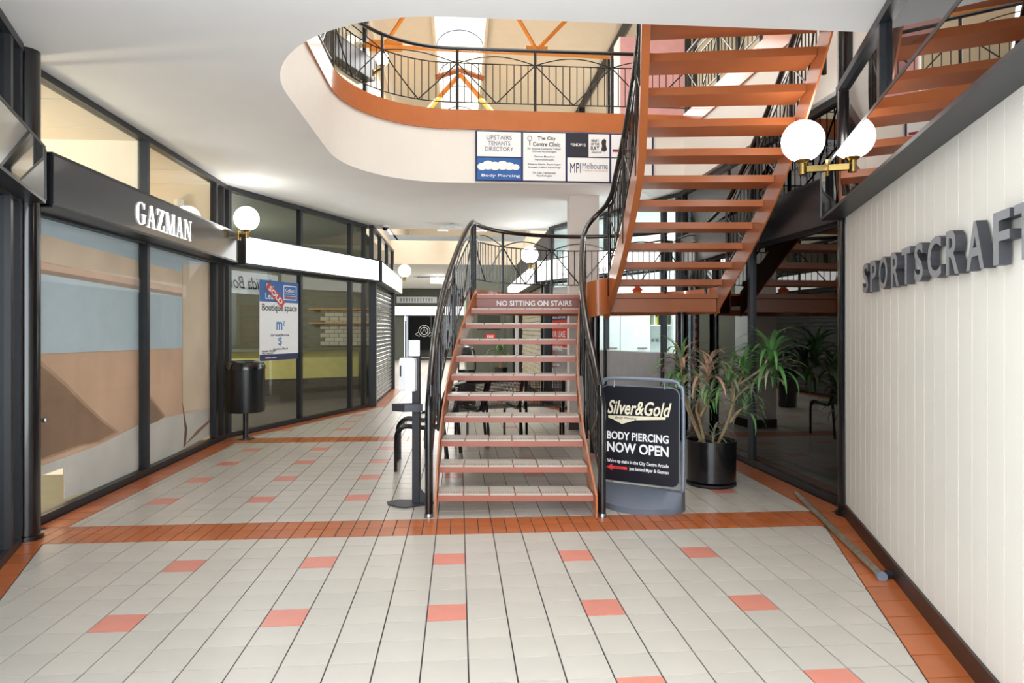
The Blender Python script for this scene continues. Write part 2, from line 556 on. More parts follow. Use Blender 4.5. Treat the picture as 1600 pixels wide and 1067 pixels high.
for p, k in tiles:
    cnt[k] += 1
    if cnt[k] <= 300 and (k != 'acc' or cnt[k] < 90):
        xs = [a[0] for a in p]; ys = [a[1] for a in p]
        full = len(p) == 4 and abs(abs(poly_area(p)) - (max(xs) - min(xs)) * (max(ys) - min(ys))) < 1e-5
        if full:
            key = (k, round(max(xs) - min(xs), 3), round(max(ys) - min(ys), 3))
            if key not in shared:
                hx, hy = (max(xs) - min(xs)) / 2, (max(ys) - min(ys)) / 2
                mb = MB(); tile_mesh(mb, [(-hx, -hy), (hx, -hy), (hx, hy), (-hx, hy)])
                o = mb.build(info[k][0], info[k][1]); shared[key] = o.data
                bpy.data.objects.remove(o)
            inst(info[k][0], shared[key], ((max(xs) + min(xs)) / 2, (max(ys) + min(ys)) / 2, 0), floor)
        else:
            mb = MB()
            if tile_mesh(mb, p): mb.build(info[k][0], info[k][1], floor)
    else:
        tile_mesh(far[k], p)
for k in far:
    if far[k].f: tag(far[k].build(info[k][0] + 's_beyond', info[k][1], floor), kind='stuff')

# ------------------------------------------------------------------ ceiling slab with the stair void and the far void
def ell(cx, cy, a, b, a0, a1, n=16):
    return [(cx + a * math.cos(math.radians(a0 + (a1 - a0) * i / n)), cy + b * math.sin(math.radians(a0 + (a1 - a0) * i / n))) for i in range(n + 1)]
HOLE = [(3.0, 4.14)] + ell(-0.1, 5.6, 1.29, 1.46, 270, 180) + ell(-0.1, 7.36, 1.29, 1.46, 180, 90) + [(3.0, 8.82)]
HOLE2 = [(-2.0, 13.0), (1.9, 13.0), (1.9, 20.0), (-2.0, 20.0)]
OUT = [(-6.6, 0.9), (6.6, 0.9), (6.6, 33), (-6.6, 33)]
cb = MB()
allp = [Vector((p[0], p[1], 0)) for p in OUT + HOLE + HOLE2]
tri = tessellate_polygon([[Vector((p[0], p[1], 0)) for p in OUT], [Vector((p[0], p[1], 0)) for p in HOLE], [Vector((p[0], p[1], 0)) for p in HOLE2]])
cb.add([(p.x, p.y, CEIL) for p in allp], tri)
cb.add([(p.x, p.y, 4.2) for p in allp], tri)
ceiling = tag(cb.build('ceiling', PLAST), 'smooth pale plaster ceiling with a rounded void above the stairs', 'ceiling', kind='structure')
def ribbon(pts, z0, z1, t, m, name, parent=None, close=False, out=1):
    """upright band of thickness t following a plan polyline"""
    n = len(pts); mb = MB(); ins = []
    for i in range(n):
        a = pts[(i - 1) % n] if (close or i > 0) else pts[i]
        b = pts[(i + 1) % n] if (close or i < n - 1) else pts[i]
        dx, dy, L = norm2(a, b)
        ins.append((pts[i][0] - dy * t * out, pts[i][1] + dx * t * out))
    vs = []
    for i in range(n):
        vs += [(pts[i][0], pts[i][1], z0), (pts[i][0], pts[i][1], z1), (ins[i][0], ins[i][1], z1), (ins[i][0], ins[i][1], z0)]
    fs = []
    for i in range(n if close else n - 1):
        j = (i + 1) % n
        for k in range(4):
            k2 = (k + 1) % 4
            fs.append((i * 4 + k, i * 4 + k2, j * 4 + k2, j * 4 + k))
    if not close: fs += [(0, 1, 2, 3), ((n - 1) * 4 + 3, (n - 1) * 4 + 2, (n - 1) * 4 + 1, (n - 1) * 4)]
    mb.add(vs, fs)
    return mb.build(name, m, parent, smooth=True)
HO = HOLE[::-1]
ribbon(HOLE, CEIL + 0.0008, 4.04, 0.03, WHITEP, 'bulkhead', ceiling, close=True, out=1)
tr1 = ribbon(HOLE, 4.035, 4.29, 0.02, ORANGE, 'trim_1', None, close=True, out=-1)
tag(tr1, 'orange steel edge band around the upper floor void', 'edge band', kind='structure')
ribbon(HOLE2, CEIL, 4.04, 0.03, CREAM, 'bulkhead', ceiling, close=True, out=-1)

# ------------------------------------------------------------------ white boarded wall on the right and its lettering
wr = MB(); wr.wall(AR, BR, 0.0, 2.3, 0.06, 0.06)
dxr, dyr, LR = norm2(AR, BR)
nR = (dyr, -dxr)          # away from wall normal test below
wall_r = tag(wr.build('wall_right', WPAN), 'off white vertically boarded wall carrying large charcoal letters', 'wall', kind='structure')
nrm = Vector((-dyr, dxr, 0))
if nrm.dot(Vector((0, 2, 0)) - Vector((AR[0], AR[1], 0))) < 0: nrm = -nrm     # towards the hall
wallside = 1 if nrm.dot(Vector((-dyr, dxr, 0))) > 0 else -1
bpy.data.objects.remove(wall_r)
wr = MB(); wr.wall(AR, BR, 0.0, 2.3, 0.06, -0.05 * wallside)
wall_r = tag(wr.build('wall_right', WPAN), 'off white vertically boarded wall carrying large charcoal letters', 'wall', kind='structure')
bw = 0.152
k = 0
while k * bw < LR - 0.02:
    b = MB(); b.wall(AR, BR, 0.1, 2.3, 0.02, -0.010 * wallside, k * bw + 0.002, min(LR, (k + 1) * bw - 0.002))
    b.build('board', WPAN, wall_r); k += 1
b = MB(); b.wall(AR, BR, 0.0, 0.1, 0.03, 0.0); b.build('baseboard', SKIRT, wall_r)
def along(P, Q, s, z, off=0.0):
    dx, dy, L = norm2(P, Q)
    return Vector((P[0] + dx * s - dy * off, P[1] + dy * s + dx * off, z))
sg = thing('shop_sign', along(AR, BR, 0.7, 1.64), 'grey faced dark edged three-dimensional SPORTSCRAFT lettering on the boarded white wall', 'sign')
word = 'SPORTSCRAFT'
place = [(0.912, .15), (1.115, .15), (1.321, .186), (1.58, .157), (1.785, .146), (2.0, .134), (2.2, .181), (2.445, .149), (2.674, .175), (2.931, .135), (3.10, .146)]
for c, (x, w) in zip(word, place):
    o = along(AR, BR, x, 1.668, 0.0) + nrm * 0.012
    mb = text_mb(c, o, (dxr, dyr, 0), h=0.192, w=w, depth=0.04, bold=0.02)
    mb.build('letter_' + c.lower(), [LETT, LETS], sg)
# ------------------------------------------------------------------ shopfronts
def shopfront(name, P, Q, stops, label, z0=0.0, gl=GLASS, panes=True, head=3.34, trans=2.66, glt=None, side=1, t=0.055):
    o = thing(name, (P[0], P[1], z0), label, 'shopfront', kind='structure')
    dx, dy, L = norm2(P, Q)
    m = MB(); m.wall(P, Q, z0, z0 + 0.06, 0.07); m.build('sill', FRAME, o)
    m = MB(); m.wall(P, Q, z0 + head - 0.06, z0 + head - 0.005, 0.09); m.build('head_rail', FRAME, o)
    m = MB(); m.wall(P, Q, z0 + 2.27, z0 + 2.32, 0.07); m.build('transom_rail', FRAME, o)
    for s in stops:
        m = MB(); m.wall(P, Q, z0 + 0.06, z0 + head - 0.06, 0.08, 0, s - t / 2, s + t / 2); m.build('mullion', FRAME, o)
    for a, b in zip(stops[:-1], stops[1:]):
        m = MB(); m.wall(P, Q, z0 + 0.06, z0 + 2.27, 0.008, 0, a + t / 2, b - t / 2); m.build('pane', gl, o)
        m = MB(); m.wall(P, Q, z0 + 2.32, z0 + head - 0.06, 0.008, 0, a + t / 2, b - t / 2); m.build('transom_pane', glt or gl, o)
    return o
shopfront('window_1', L2, L3, [0.03, 1.82, 3.72, 3.98], 'charcoal framed shopfront with a desert wall print behind its glass', gl=GLASSP, glt=GLASS)
shopfront('window_2', L3, L4, [0.06, 1.62, 3.05, 3.52], 'angled charcoal framed shopfront with a for-sale poster in its glass')
shopfront('window_3', R3, R2, [0.12, 2.27, 4.0], 'dark tinted shopfront behind the potted plant', gl=GLASSD, glt=GLASSD)
shopfront('window_4', R4, R3, [0.04, 1.78, 3.2, 3.52], 'angled shopfront with white kitchen units seen behind the stairs')

def fascia(P, Q, off, label, face, z0=2.29, z1=2.68, splits=(), letters=None, depth=0.2, group=None, fm=FRAME, ends=True):
    """projecting sign box in front of a shopfront; off is towards the hall (signed left offset)"""
    dx, dy, L = norm2(P, Q)
    sgn = 1 if off > 0 else -1
    o = thing('fascia_sign', (P[0], P[1], z0), label, 'sign', group)
    body = off - sgn * (depth / 2 + 0.006)
    m = MB(); m.wall(P, Q, z0 + 0.012, z1 - 0.012, depth - 0.012, body); m.build('box', FASCB, o)
    m = MB(); m.wall(P, Q, z0, z0 + 0.022, depth + 0.012, off - sgn * depth / 2); m.build('bottom_trim', fm, o)
    m = MB(); m.wall(P, Q, z1 - 0.022, z1, depth + 0.012, off - sgn * depth / 2); m.build('top_trim', fm, o)
    st = [0.0] + list(splits) + [L]
    for a, b in zip(st[:-1], st[1:]):
        m = MB(); m.wall(P, Q, z0 + 0.022, z1 - 0.022, 0.008, off, a + 0.012, b - 0.012); m.build('face_panel', face, o)
    for s in st:
        m = MB(); m.wall(P, Q, z0 + 0.022, z1 - 0.022, 0.02, off, max(0, s - 0.012), min(L, s + 0.012)); m.build('edge_trim', fm, o)
    return o
f1 = fascia((-3.09, 4.98), (-3.09, 8.95), -0.24, 'gloss charcoal fascia with glowing GAZMAN letters above the print window', FASC)
f2 = fascia((-3.0, 9.25), (-1.62, 12.4), -0.2, 'long white backlit blank fascia on the angled shopfront', LITE, splits=())
f3 = fascia((3.1, 9.0), (3.1, 5.05), -0.115, 'plain satin black fascia above the dark tinted shopfront', FASCB, depth=0.1)
f4 = fascia((1.62, 12.4), (3.0, 9.3), -0.2, 'white backlit fascia with thin lettering behind the landing', LITE)
f5 = fascia((-1.60, 12.45), (-1.60, 16.8), -0.2, 'white backlit blank fascia over the roller shutter', LITE, splits=(0.35, 3.9))
f6 = fascia((1.62, 19.5), (1.62, 12.6), -0.2, 'white backlit fascia along the corridor right side', LITE, splits=(3.0,))
f7 = fascia(AR, BR, 0.15 * wallside, 'dark glass fascia box above the boarded white wall', GLASSM, depth=0.16)
ALn, BLn = (-3.02, 4.83), BL
f8 = fascia((-1.6264, 1.0798), (-2.95, 4.78), -0.15, 'dark glass fascia box at the left edge beside the black column', GLASSM, depth=0.16)
text('lettering', 'CHOOSE WEAR HERE', GREYI, f4, along((1.62, 12.4), (3.0, 9.3), 0.75, 2.34, -0.206), (*(norm2((1.62, 12.4), (3.0, 9.3))[:2]), 0), h=0.07, w=1.4, depth=0.002)

# serif letters for the left fascia
def serif(c):
    """polygons of a high-contrast serif capital in a unit-high box; returns polys, width"""
    T, t = 0.165, 0.05
    def st(x0, y0, x1, y1, w):
        return [(x0 - w / 2, y0), (x0 + w / 2, y0), (x1 + w / 2, y1), (x1 - w / 2, y1)]
    def sf(x, y, w): return [(x - w / 2, y), (x + w / 2, y), (x + w / 2, y + 0.045), (x - w / 2, y + 0.045)]
    if c == 'A':
        return [st(0.10, 0, 0.36, 1, t), st(0.62, 0, 0.38, 1, T), [(0.2, 0.3), (0.56, 0.3), (0.56, 0.35), (0.2, 0.35)], sf(0.1, 0, 0.24), sf(0.62, 0, 0.34)], 0.8
    if c == 'Z':
        return [[(0.04, 0), (0.66, 0), (0.66, 0.06), (0.04, 0.06)], [(0.06, 0.94), (0.66, 0.94), (0.66, 1), (0.06, 1)], [(0.04, 0.06), (0.27, 0.06), (0.66, 0.94), (0.43, 0.94)], [(0.61, 0), (0.66, 0), (0.7, 0.3), (0.66, 0.3)], [(0.02, 0.7), (0.06, 0.7), (0.11, 1), (0.06, 1)]], 0.74
    if c == 'M':
        return [st(0.12, 0, 0.12, 1, t), st(0.48, 0, 0.2, 1, T), st(0.48, 0, 0.78, 1, t), st(0.84, 0, 0.84, 1, T), sf(0.12, 0, 0.24), sf(0.84, 0, 0.32), sf(0.14, 0.955, 0.26), sf(0.82, 0.955, 0.3)], 1.02
    if c == 'N':
        return [st(0.12, 0, 0.12, 1, t), st(0.7, 0, 0.18, 1, T), st(0.72, 0, 0.72, 1, t), sf(0.12, 0, 0.24), sf(0.14, 0.955, 0.28), sf(0.72, 0.955, 0.26)], 0.88
    if c == 'G':
        ps = []
        N = 22
        for i in range(N):
            a0 = math.radians(42 + (318 - 42) * i / N); a1 = math.radians(42 + (318 - 42) * (i + 1) / N)
            def w(a): return 0.055 + 0.15 * max(0, -math.cos(a)) ** 1.3
            q = []
            for a, s in ((a0, 0), (a1, 0), (a1, 1), (a0, 1)):
                ro, wi = 0.5, w(a)
                q.append((0.42 + (0.40 - (wi if s else 0)) * math.cos(a), 0.5 + (0.5 - (wi * 0.6 if s else 0)) * math.sin(a)))
            ps.append(q)
        ps += [[(0.58, 0.1), (0.76, 0.1), (0.76, 0.46), (0.58, 0.46)], sf(0.67, 0.44, 0.36), [(0.66, 0.72), (0.71, 0.72), (0.73, 0.98), (0.70, 0.98)]]
        return ps, 0.88
sy = 6.2; hh = 0.205
Wd = sum(serif(c)[1] for c in 'GAZMAN') + 0.08 * 5
kx = (7.45 - sy) / Wd
for c in 'GAZMAN':
    ps, w = serif(c)
    mb = MB()
    for q in ps:
        n = len(q)
        a = [(-2.842, sy + p[0] * kx, 2.37 + p[1] * hh) for p in q]
        b2 = [(-2.836, y, z) for (_, y, z) in a]
        mb.add(a + b2, [tuple(range(n))[::-1], tuple(range(n, 2 * n))] + [(i, (i + 1) % n, (i + 1) % n + n, i + n) for i in range(n)])
    mb.build('letter_' + c.lower(), GLET, f1)
    sy += (w + 0.08) * kx

# ------------------------------------------------------------------ print window: desert picture behind the glass
pr = thing('window_print', (-3.15, 5.2, 0), 'large tan desert wall photo print filling the left shop window', 'poster')
def print_poly(name, pts, x, m):
    n = len(pts); mb = MB()
    a = [(x, p[0], p[1]) for p in pts]; b2 = [(x - 0.003, p[0], p[1]) for p in pts]
    mb.add(a + b2, [tuple(range(n)), tuple(range(n, 2 * n))[::-1]] + [(i, (i + 1) % n, (i + 1) % n + n, i + n) for i in range(n)])
    return mb.build(name, m, pr)
print_poly('backing', [(5.13, 0.33), (5.66, 0.33), (5.66, 0.08), (6.95, 0.02), (8.85, 0.1), (8.85, 2.3), (5.13, 2.3)], -3.15, TAN)
print_poly('printed_beam', [(5.13, 2.06), (7.9, 2.02), (8.85, 2.24), (8.85, 2.3), (5.13, 2.3)], -3.145, SKYP)
print_poly('printed_lintel', [(5.13, 1.95), (7.97, 1.90), (7.97, 2.08), (5.13, 2.16)], -3.1435, TANL)
print_poly('printed_opening_edge', [(5.22, 1.89), (7.97, 1.84), (7.97, 1.79), (5.22, 1.82)], -3.143, TAND)
print_poly('printed_sky', [(5.26, 1.855), (7.97, 1.80), (7.97, 1.22), (5.26, 1.25)], -3.142, SKYP)
print_poly('printed_column', [(7.98, 2.17), (8.85, 2.27), (8.85, 0.42), (7.98, 0.50)], -3.141, TANL)
print_poly('printed_ledge', [(5.13, 0.40), (6.19, 0.42), (6.98, 0.50), (8.85, 0.44), (8.85, 0.1), (6.95, 0.02), (5.66, 0.08), (5.66, 0.33), (5.13, 0.33)], -3.140, LEDG)
def soft(pts, x):
    cy = sum(p[0] for p in pts) / len(pts); cz = sum(p[1] for p in pts) / len(pts)
    print_poly('printed_half_shadow', pts, x, TAND2)
    print_poly('printed_shadow', [(cy + (p[0] - cy) * 0.93 - 0.02, cz + (p[1] - cz) * 0.92 - 0.01) for p in pts], x + 0.0006, TAND)
soft([(5.15, 1.34), (5.3, 1.23), (5.69, 1.00), (5.95, 0.82), (6.2, 0.66), (6.53, 0.48), (6.2, 0.44), (5.9, 0.46), (5.15, 0.44)], -3.139)
soft([(7.05, 0.83), (7.53, 0.50), (7.3, 0.47), (7.05, 0.47)], -3.139)
print_poly('printed_stick', [(7.965, 0.60), (8.03, 0.42), (8.10, 0.28), (8.05, 0.10), (7.99, 0.08), (8.03, 0.28)], -3.137, WOODP)
print_poly('printed_shadow', [(8.02, 0.10), (8.4, 0.22), (8.85, 0.30), (8.85, 0.27), (8.4, 0.17)], -3.137, TAND)
gi = thing('shop_interior', (-4.6, 7, 0), 'warm lit cream interior of the left shop seen through its high panes', 'room', kind='structure')
m = MB(); m.box(-6.4, -3.16, 6.93, 7.0, 0, 3.3); m.build('partition', CREAM, gi)
m = MB(); m.box(-6.4, -3.16, 8.95, 9.02, 0, 3.3); m.build('partition', CREAM, gi)
m = MB(); m.box(-6.45, -6.38, 4.0, 9.02, 0, 3.3); m.build('back_wall', CREAM, gi)
m = MB(); m.box(-6.4, -3.12, 4.0, 9.02, -0.005, 0.012); m.build('shop_floor', OLIVE, gi)
for i in range(3):
    for j in range(5):
        x0, y0 = -6.38 + i * 1.08, 4.9 + j * 0.81
        m = MB(); m.box(x0 + 0.008, x0 + 1.072, y0 + 0.008, y0 + 0.802, 3.29, 3.305); m.build('ceiling_panel', CREAM, gi)
sr = thing('alarm_strobe', (-3.55, 8.9, 2.86), 'white alarm strobe with blue lens high inside the left shop', 'alarm')
m = MB(); m.lathe([(0, 0.30), (0.055, 0.30), (0.06, 0.28), (0.06, 0.08)], (-3.55, 8.9, 2.78), 16); m.build('housing', WHITE, sr, True)
m = MB(); m.lathe([(0.062, 0.08), (0.062, 0.01), (0.05, 0), (0, 0)], (-3.55, 8.9, 2.78), 16); m.build('lens', BLUEP, sr, True)

# ------------------------------------------------------------------ second shop on the left: interior and posters
s2 = thing('shop_interior', (-3.4, 12, 0), 'dim olive shop interior with yellow counter seen behind the for-sale poster', 'room', kind='structure')
m = MB(); m.prism([(-3.14, 9.05), (-6.4, 9.05), (-6.4, 16.5), (-1.72, 16.5), (-1.72, 12.6)], 0.0, 0.012); m.build('carpet', CARP, s2)
m = MB(); m.box(-6.4, -1.75, 15.0, 15.1, 0, 3.3); m.build('back_wall', OLIVE, s2)
m = MB(); m.box(-6.4, -6.3, 9.05, 15.0, 0, 3.3); m.build('side_wall', OLIVE, s2)
m = MB(); m.prism([(-3.2, 9.1), (-6.4, 9.1), (-6.4, 15), (-1.8, 15), (-1.8, 12.6)], 3.28, 3.3); m.build('shop_ceiling', GREEN, s2)
m = MB(); m.wall((-5.2, 12.9), (-2.1, 14.3), 0.45, 1.0, 0.08); m.build('counter_front', YELW, s2)
m = MB(); m.wall((-5.2, 12.9), (-2.1, 14.3), 1.0, 1.05, 0.3); m.build('counter_top', OLIVE, s2)
m = MB(); m.wall((-5.2, 12.9), (-2.1, 14.3), 0.012, 0.45, 0.06); m.build('kick_panel', CARP, s2)
bm_ = None
for r in range(9):
    for c in range(6):
        x0 = -3.0 + c * 0.2 + (0.1 if r % 2 else 0)
        mb = MB(); mb.box(x0 + 0.006, x0 + 0.194, 14.93, 14.97, 1.08 + r * 0.09, 1.08 + r * 0.09 + 0.08)
        mb.build('brick', BRICK, s2)
for z in (1.55, 1.85):
    m = MB(); m.box(-3.2, -1.8, 14.7, 14.92, z, z + 0.03); m.build('shelf', TIMB, s2)
m = MB(); m.box(-4.3, -3.95, 14.93, 14.99, 0.9, 2.3); m.build('doorway_dark_panel', DARK, s2)  # flat dark panel, the shade of an opening put into its colour
lam = thing('interior_sign', (-3.2, 9.4, 2.0), 'white banner with reversed black script high inside the angled window', 'sign')
dx2, dy2, _ = norm2(L3, L4)
m = MB(); m.wall(L3, L4, 1.93, 2.24, 0.012, 0.12, 0.1, 1.25); m.build('banner', PAPER, lam)
pp = along(L3, L4, 1.12, 2.0, 0.105)
text_mb('Lucida Bou', pp, (-dx2, -dy2, 0), h=0.17, w=0.95, depth=-0.003, shear=0.35).build('script', INK, lam)
for i, (a, z) in enumerate(((0.25, 1.72), (0.12, 1.6), (0.3, 1.52))):
    c = along(L3, L4, 0.35 + a, z, 1.5)
    pl = thing('pendant_light', c, ['highest', 'leftmost', 'lowest'][i] + ' small white pendant light inside the angled shop', 'light', 'pendants in the angled shop')
    m = MB(); m.lathe([(0, 0.2), (0.035, 0.2), (0.04, 0), (0, 0)], c, 12); m.build('shade', GLOBE, pl)
    m = MB(); m.tube([c + Vector((0, 0, 0.2)), Vector((c.x, c.y, 3.28))], 0.004, 6); m.build('cord', BLACK, pl)
po = thing('sale_poster', along(L3, L4, 0.68, 1.0, -0.02), 'white and blue Boutique space poster with red SOLD sticker', 'poster')
def P2(s, z, o=-0.012): return along(L3, L4, s, z, o)
D2 = (dx2, dy2, 0)
m = MB(); m.wall(L3, L4, 0.98, 2.14, 0.004, -0.010, 0.68, 1.57); m.build('sheet', PAPER, po)
m = MB(); m.wall(L3, L4, 1.83, 2.14, 0.003, -0.0135, 0.68, 1.57); m.build('header', BLUE, po)
m = MB(); m.wall(L3, L4, 0.98, 1.07, 0.003, -0.0135, 0.68, 1.57); m.build('footer', NAVY, po)
m = MB(); m.wall(L3, L4, 1.87, 2.09, 0.002, -0.0155, 1.21, 1.52); m.build('badge', PAPER, po)
m = MB(); m.wall(L3, L4, 1.885, 2.075, 0.002, -0.0170, 1.225, 1.505); m.build('badge', BLUE, po)
text('lettering', 'Colliers', PAPER, po, P2(1.25, 1.99, -0.019), D2, h=0.055, w=0.23)
text('lettering', 'INTERNATIONAL', PAPER, po, P2(1.25, 1.955, -0.019), D2, h=0.015, w=0.23)
m = MB(); m.wall(L3, L4, 1.925, 1.935, 0.002, -0.0185, 1.24, 1.49); m.build('badge_line', YELW, po)
m = MB(); m.wall(L3, L4, 1.900, 1.915, 0.002, -0.0185, 1.24, 1.49); m.build('badge_line', REDP, po)
text('lettering', 'For', PAPER, po, P2(0.82, 2.0, -0.0155), D2, h=0.09)
text('lettering', 'Lease', PAPER, po, P2(0.80, 1.87, -0.0155), D2, h=0.09)
c0 = P2(0.80, 2.02, -0.020); ux = (Vector(D2) * 0.80 + Vector((0, 0, -0.60))).normalized(); uy = (Vector(D2) * 0.60 + Vector((0, 0, 0.80))).normalized()
m = MB(); m.slab([c0, c0 + ux * 0.46, c0 + ux * 0.46 + uy * 0.12, c0 + uy * 0.12], 0.002); m.build('sold_sticker', REDP, po)
text_mb('SOLD', c0 + ux * 0.05 + uy * 0.02 + ux.cross(uy) * 0.003, ux, h=0.08, w=0.36, up=uy, bold=0.02).build('lettering', PAPER, po)
text('lettering', 'Boutique', INK, po, P2(0.73, 1.67, -0.014), D2, h=0.13, w=0.465, bold=0.01)
text('lettering', 'space', INK, po, P2(1.235, 1.67, -0.014), D2, h=0.10, w=0.295, bold=0.01)
text('lettering', 'm', SKYB, po, P2(1.05, 1.42, -0.014), D2, h=0.125, w=0.13, bold=0.01)
text('lettering', '2', SKYB, po, P2(1.195, 1.49, -0.014), D2, h=0.07)
text('lettering', '62m\u00b2 Retail/Office Area', GREYI, po, P2(0.92, 1.33, -0.014), D2, h=0.035, w=0.42)
text('lettering', '$', SKYB, po, P2(1.09, 1.18, -0.014), D2, h=0.14, w=0.08)
text('lettering', 'Incentives Offered', GREYI, po, P2(0.98, 1.13, -0.014), D2, h=0.03, w=0.33)
text('lettering', 'Lauchlan Waddell', INK, po, P2(0.73, 1.105, -0.014), D2, h=0.028, w=0.29)
text('lettering', '0427 520 725', INK, po, P2(0.73, 1.075, -0.014), D2, h=0.02, w=0.25)
text('lettering', 'colliers.com.au', PAPER, po, P2(0.80, 1.01, -0.0155), D2, h=0.03, w=0.24)

# ------------------------------------------------------------------ roller shutter on the left corridor side
rs = thing('roller_shutter', (-1.6, 14.6, 0), 'steel roller shutter of horizontal slats under the white fascia', 'shutter')
slat = None
n = 26
for k in range(n):
    z = 0.03 + k * (2.22 / n)
    if slat is None:
        mb = MB(); vs = []
        prof = [(0, 0), (0.018, 0.02), (0.022, 0.045), (0.018, 0.065), (0, 0.082)]
        A_ = []
        for y in (-1.72, 1.72):
            A_ += [(p[0], y, p[1]) for p in prof]
        A_ += [(-0.006, -1.72, 0), (-0.006, -1.72, 0.082), (-0.006, 1.72, 0), (-0.006, 1.72, 0.082)]
        mb.add(A_, [(i, i + 1, i + 6, i + 5) for i in range(4)] + [(10, 12, 13, 11)])
        so = mb.build('slat', STEEL); slat = so.data; bpy.data.objects.remove(so)
    inst('slat', slat, (-1.60, 14.55, z), rs)
for y in (12.72, 16.35):
    m = MB(); m.box(-1.66, -1.53, y - 0.06, y + 0.06, 0, 2.30); m.build('guide_post', FRAME, rs)
m = MB(); m.box(-1.64, -1.57, 12.78, 16.29, 0.0, 0.03); m.build('bottom_rail', FRAME, rs)
tl = shopfront('window_5', (-1.6, 12.52), (-1.6, 16.5), [0.05, 1.3, 2.6, 3.9], 'high transom windows above the roller shutter fascia', z0=0)
for ch in list(tl.children):
    if ch.name.split('.')[0] in ('pane', 'sill', 'mullion', 'transom_rail'): bpy.data.objects.remove(ch)
for s in (0.05, 1.3, 2.6, 3.9):
    m = MB(); m.wall((-1.6, 12.52), (-1.6, 16.5), 2.68, 3.28, 0.08, 0, s - 0.03, s + 0.03); m.build('mullion', FRAME, tl)

# ------------------------------------------------------------------ columns and pillars
def column(x, y, r, z1, label):
    o = thing('column', (x, y, 0), label, 'column')
    m = MB(); m.lathe([(0, 0.0), (r + 0.02, 0.0), (r + 0.02, 0.03), (r, 0.035), (r, z1), (0, z1)], (x, y, 0), 24)
    m.build('shaft', BLACK, o, True)
    return o
column(-2.955, 4.87, 0.085, 3.34, 'tall round black column at the left edge of the hall')
column(2.99, 5.0, 0.065, 5.2, 'round black column behind the right dark glass fascia')
pil = thing('pillar', (*SF(1.03, 9.75), 0), 'square cream pillar standing behind the stair landing', 'pillar')
m = MB(); m.prism([SF(0.82, 9.62), SF(1.24, 9.62), SF(1.24, 10.04), SF(0.82, 10.04)], 0.1, 3.34); m.build('shaft', WHITEP, pil)
m = MB(); m.prism([SF(0.81, 9.61), SF(1.25, 9.61), SF(1.25, 10.05), SF(0.81, 10.05)], 0.0, 0.12); m.build('skirting', SKIRT, pil)
# near left shopfront beside the column
shopfront('window_6', (-1.6264, 1.0798), (-2.93, 4.72), [0.05, 1.6, 2.9, 3.6, 3.84], 'dark glazed shopfront running along the left edge toward the entrance', gl=GLASSD, glt=GLASSD)
wt = shopfront('window_7', BR, AR, [0.05, 1.5, 3.0, 4.2], 'high dark transom windows above the right glass fascia', gl=GLASSD, glt=GLASSD)
for ch in list(wt.children):
    if ch.name.split('.')[0] in ('pane', 'sill', 'mullion', 'transom_rail'): bpy.data.objects.remove(ch)
for s in (0.05, 1.5, 3.0, 4.2):
    m = MB(); m.wall(BR, AR, 2.68, 3.28, 0.08, 0, s - 0.03, s + 0.03); m.build('mullion', FRAME, wt)
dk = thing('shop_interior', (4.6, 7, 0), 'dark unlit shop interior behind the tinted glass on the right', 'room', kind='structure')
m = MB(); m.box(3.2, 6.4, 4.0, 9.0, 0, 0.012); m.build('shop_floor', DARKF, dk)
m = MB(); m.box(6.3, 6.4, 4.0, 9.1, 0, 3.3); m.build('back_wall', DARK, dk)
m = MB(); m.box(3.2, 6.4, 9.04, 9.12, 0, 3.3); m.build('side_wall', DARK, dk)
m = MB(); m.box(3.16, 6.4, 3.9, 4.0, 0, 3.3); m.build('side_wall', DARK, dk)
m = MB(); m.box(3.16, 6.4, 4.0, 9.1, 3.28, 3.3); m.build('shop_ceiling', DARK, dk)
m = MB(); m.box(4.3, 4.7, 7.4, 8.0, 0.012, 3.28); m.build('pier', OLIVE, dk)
bx_ = thing('small_box', (3.62, 5.75, 0.012), 'small grey box lying on the dark shop floor', 'box')
m = MB(); m.box(3.55, 3.68, 5.72, 5.84, 0.012, 0.09); m.build('carton', GREYF, bx_)
m = MB(); m.box(3.55, 3.68, 5.72, 5.84, 0.09, 0.094); m.build('lid', DGREY, bx_)
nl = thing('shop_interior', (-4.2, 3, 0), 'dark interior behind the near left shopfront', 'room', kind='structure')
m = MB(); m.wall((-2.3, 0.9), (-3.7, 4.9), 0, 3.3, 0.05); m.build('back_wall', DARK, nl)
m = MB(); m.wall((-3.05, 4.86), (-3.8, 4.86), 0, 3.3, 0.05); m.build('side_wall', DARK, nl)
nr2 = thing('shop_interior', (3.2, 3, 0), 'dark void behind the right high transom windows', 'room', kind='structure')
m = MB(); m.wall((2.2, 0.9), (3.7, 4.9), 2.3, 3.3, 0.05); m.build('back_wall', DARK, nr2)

# ------------------------------------------------------------------ staircase
st = thing('staircase', (*SF(1.0, 6.6), 0), 'orange steel switchback staircase with tiled treads and black balustrades', 'staircase')
RISE = 1.833 / 11
def lerp(a, b, t): return a + (b - a) * t
UL1 = [-.573, -.589, -.600, -.602, -.597, -.585, -.563, -.534, -.499, -.455, -.405]   # left end of each tread, flight one
V1 = [5.20 + 0.254 * k for k in range(11)]
WID = 1.2
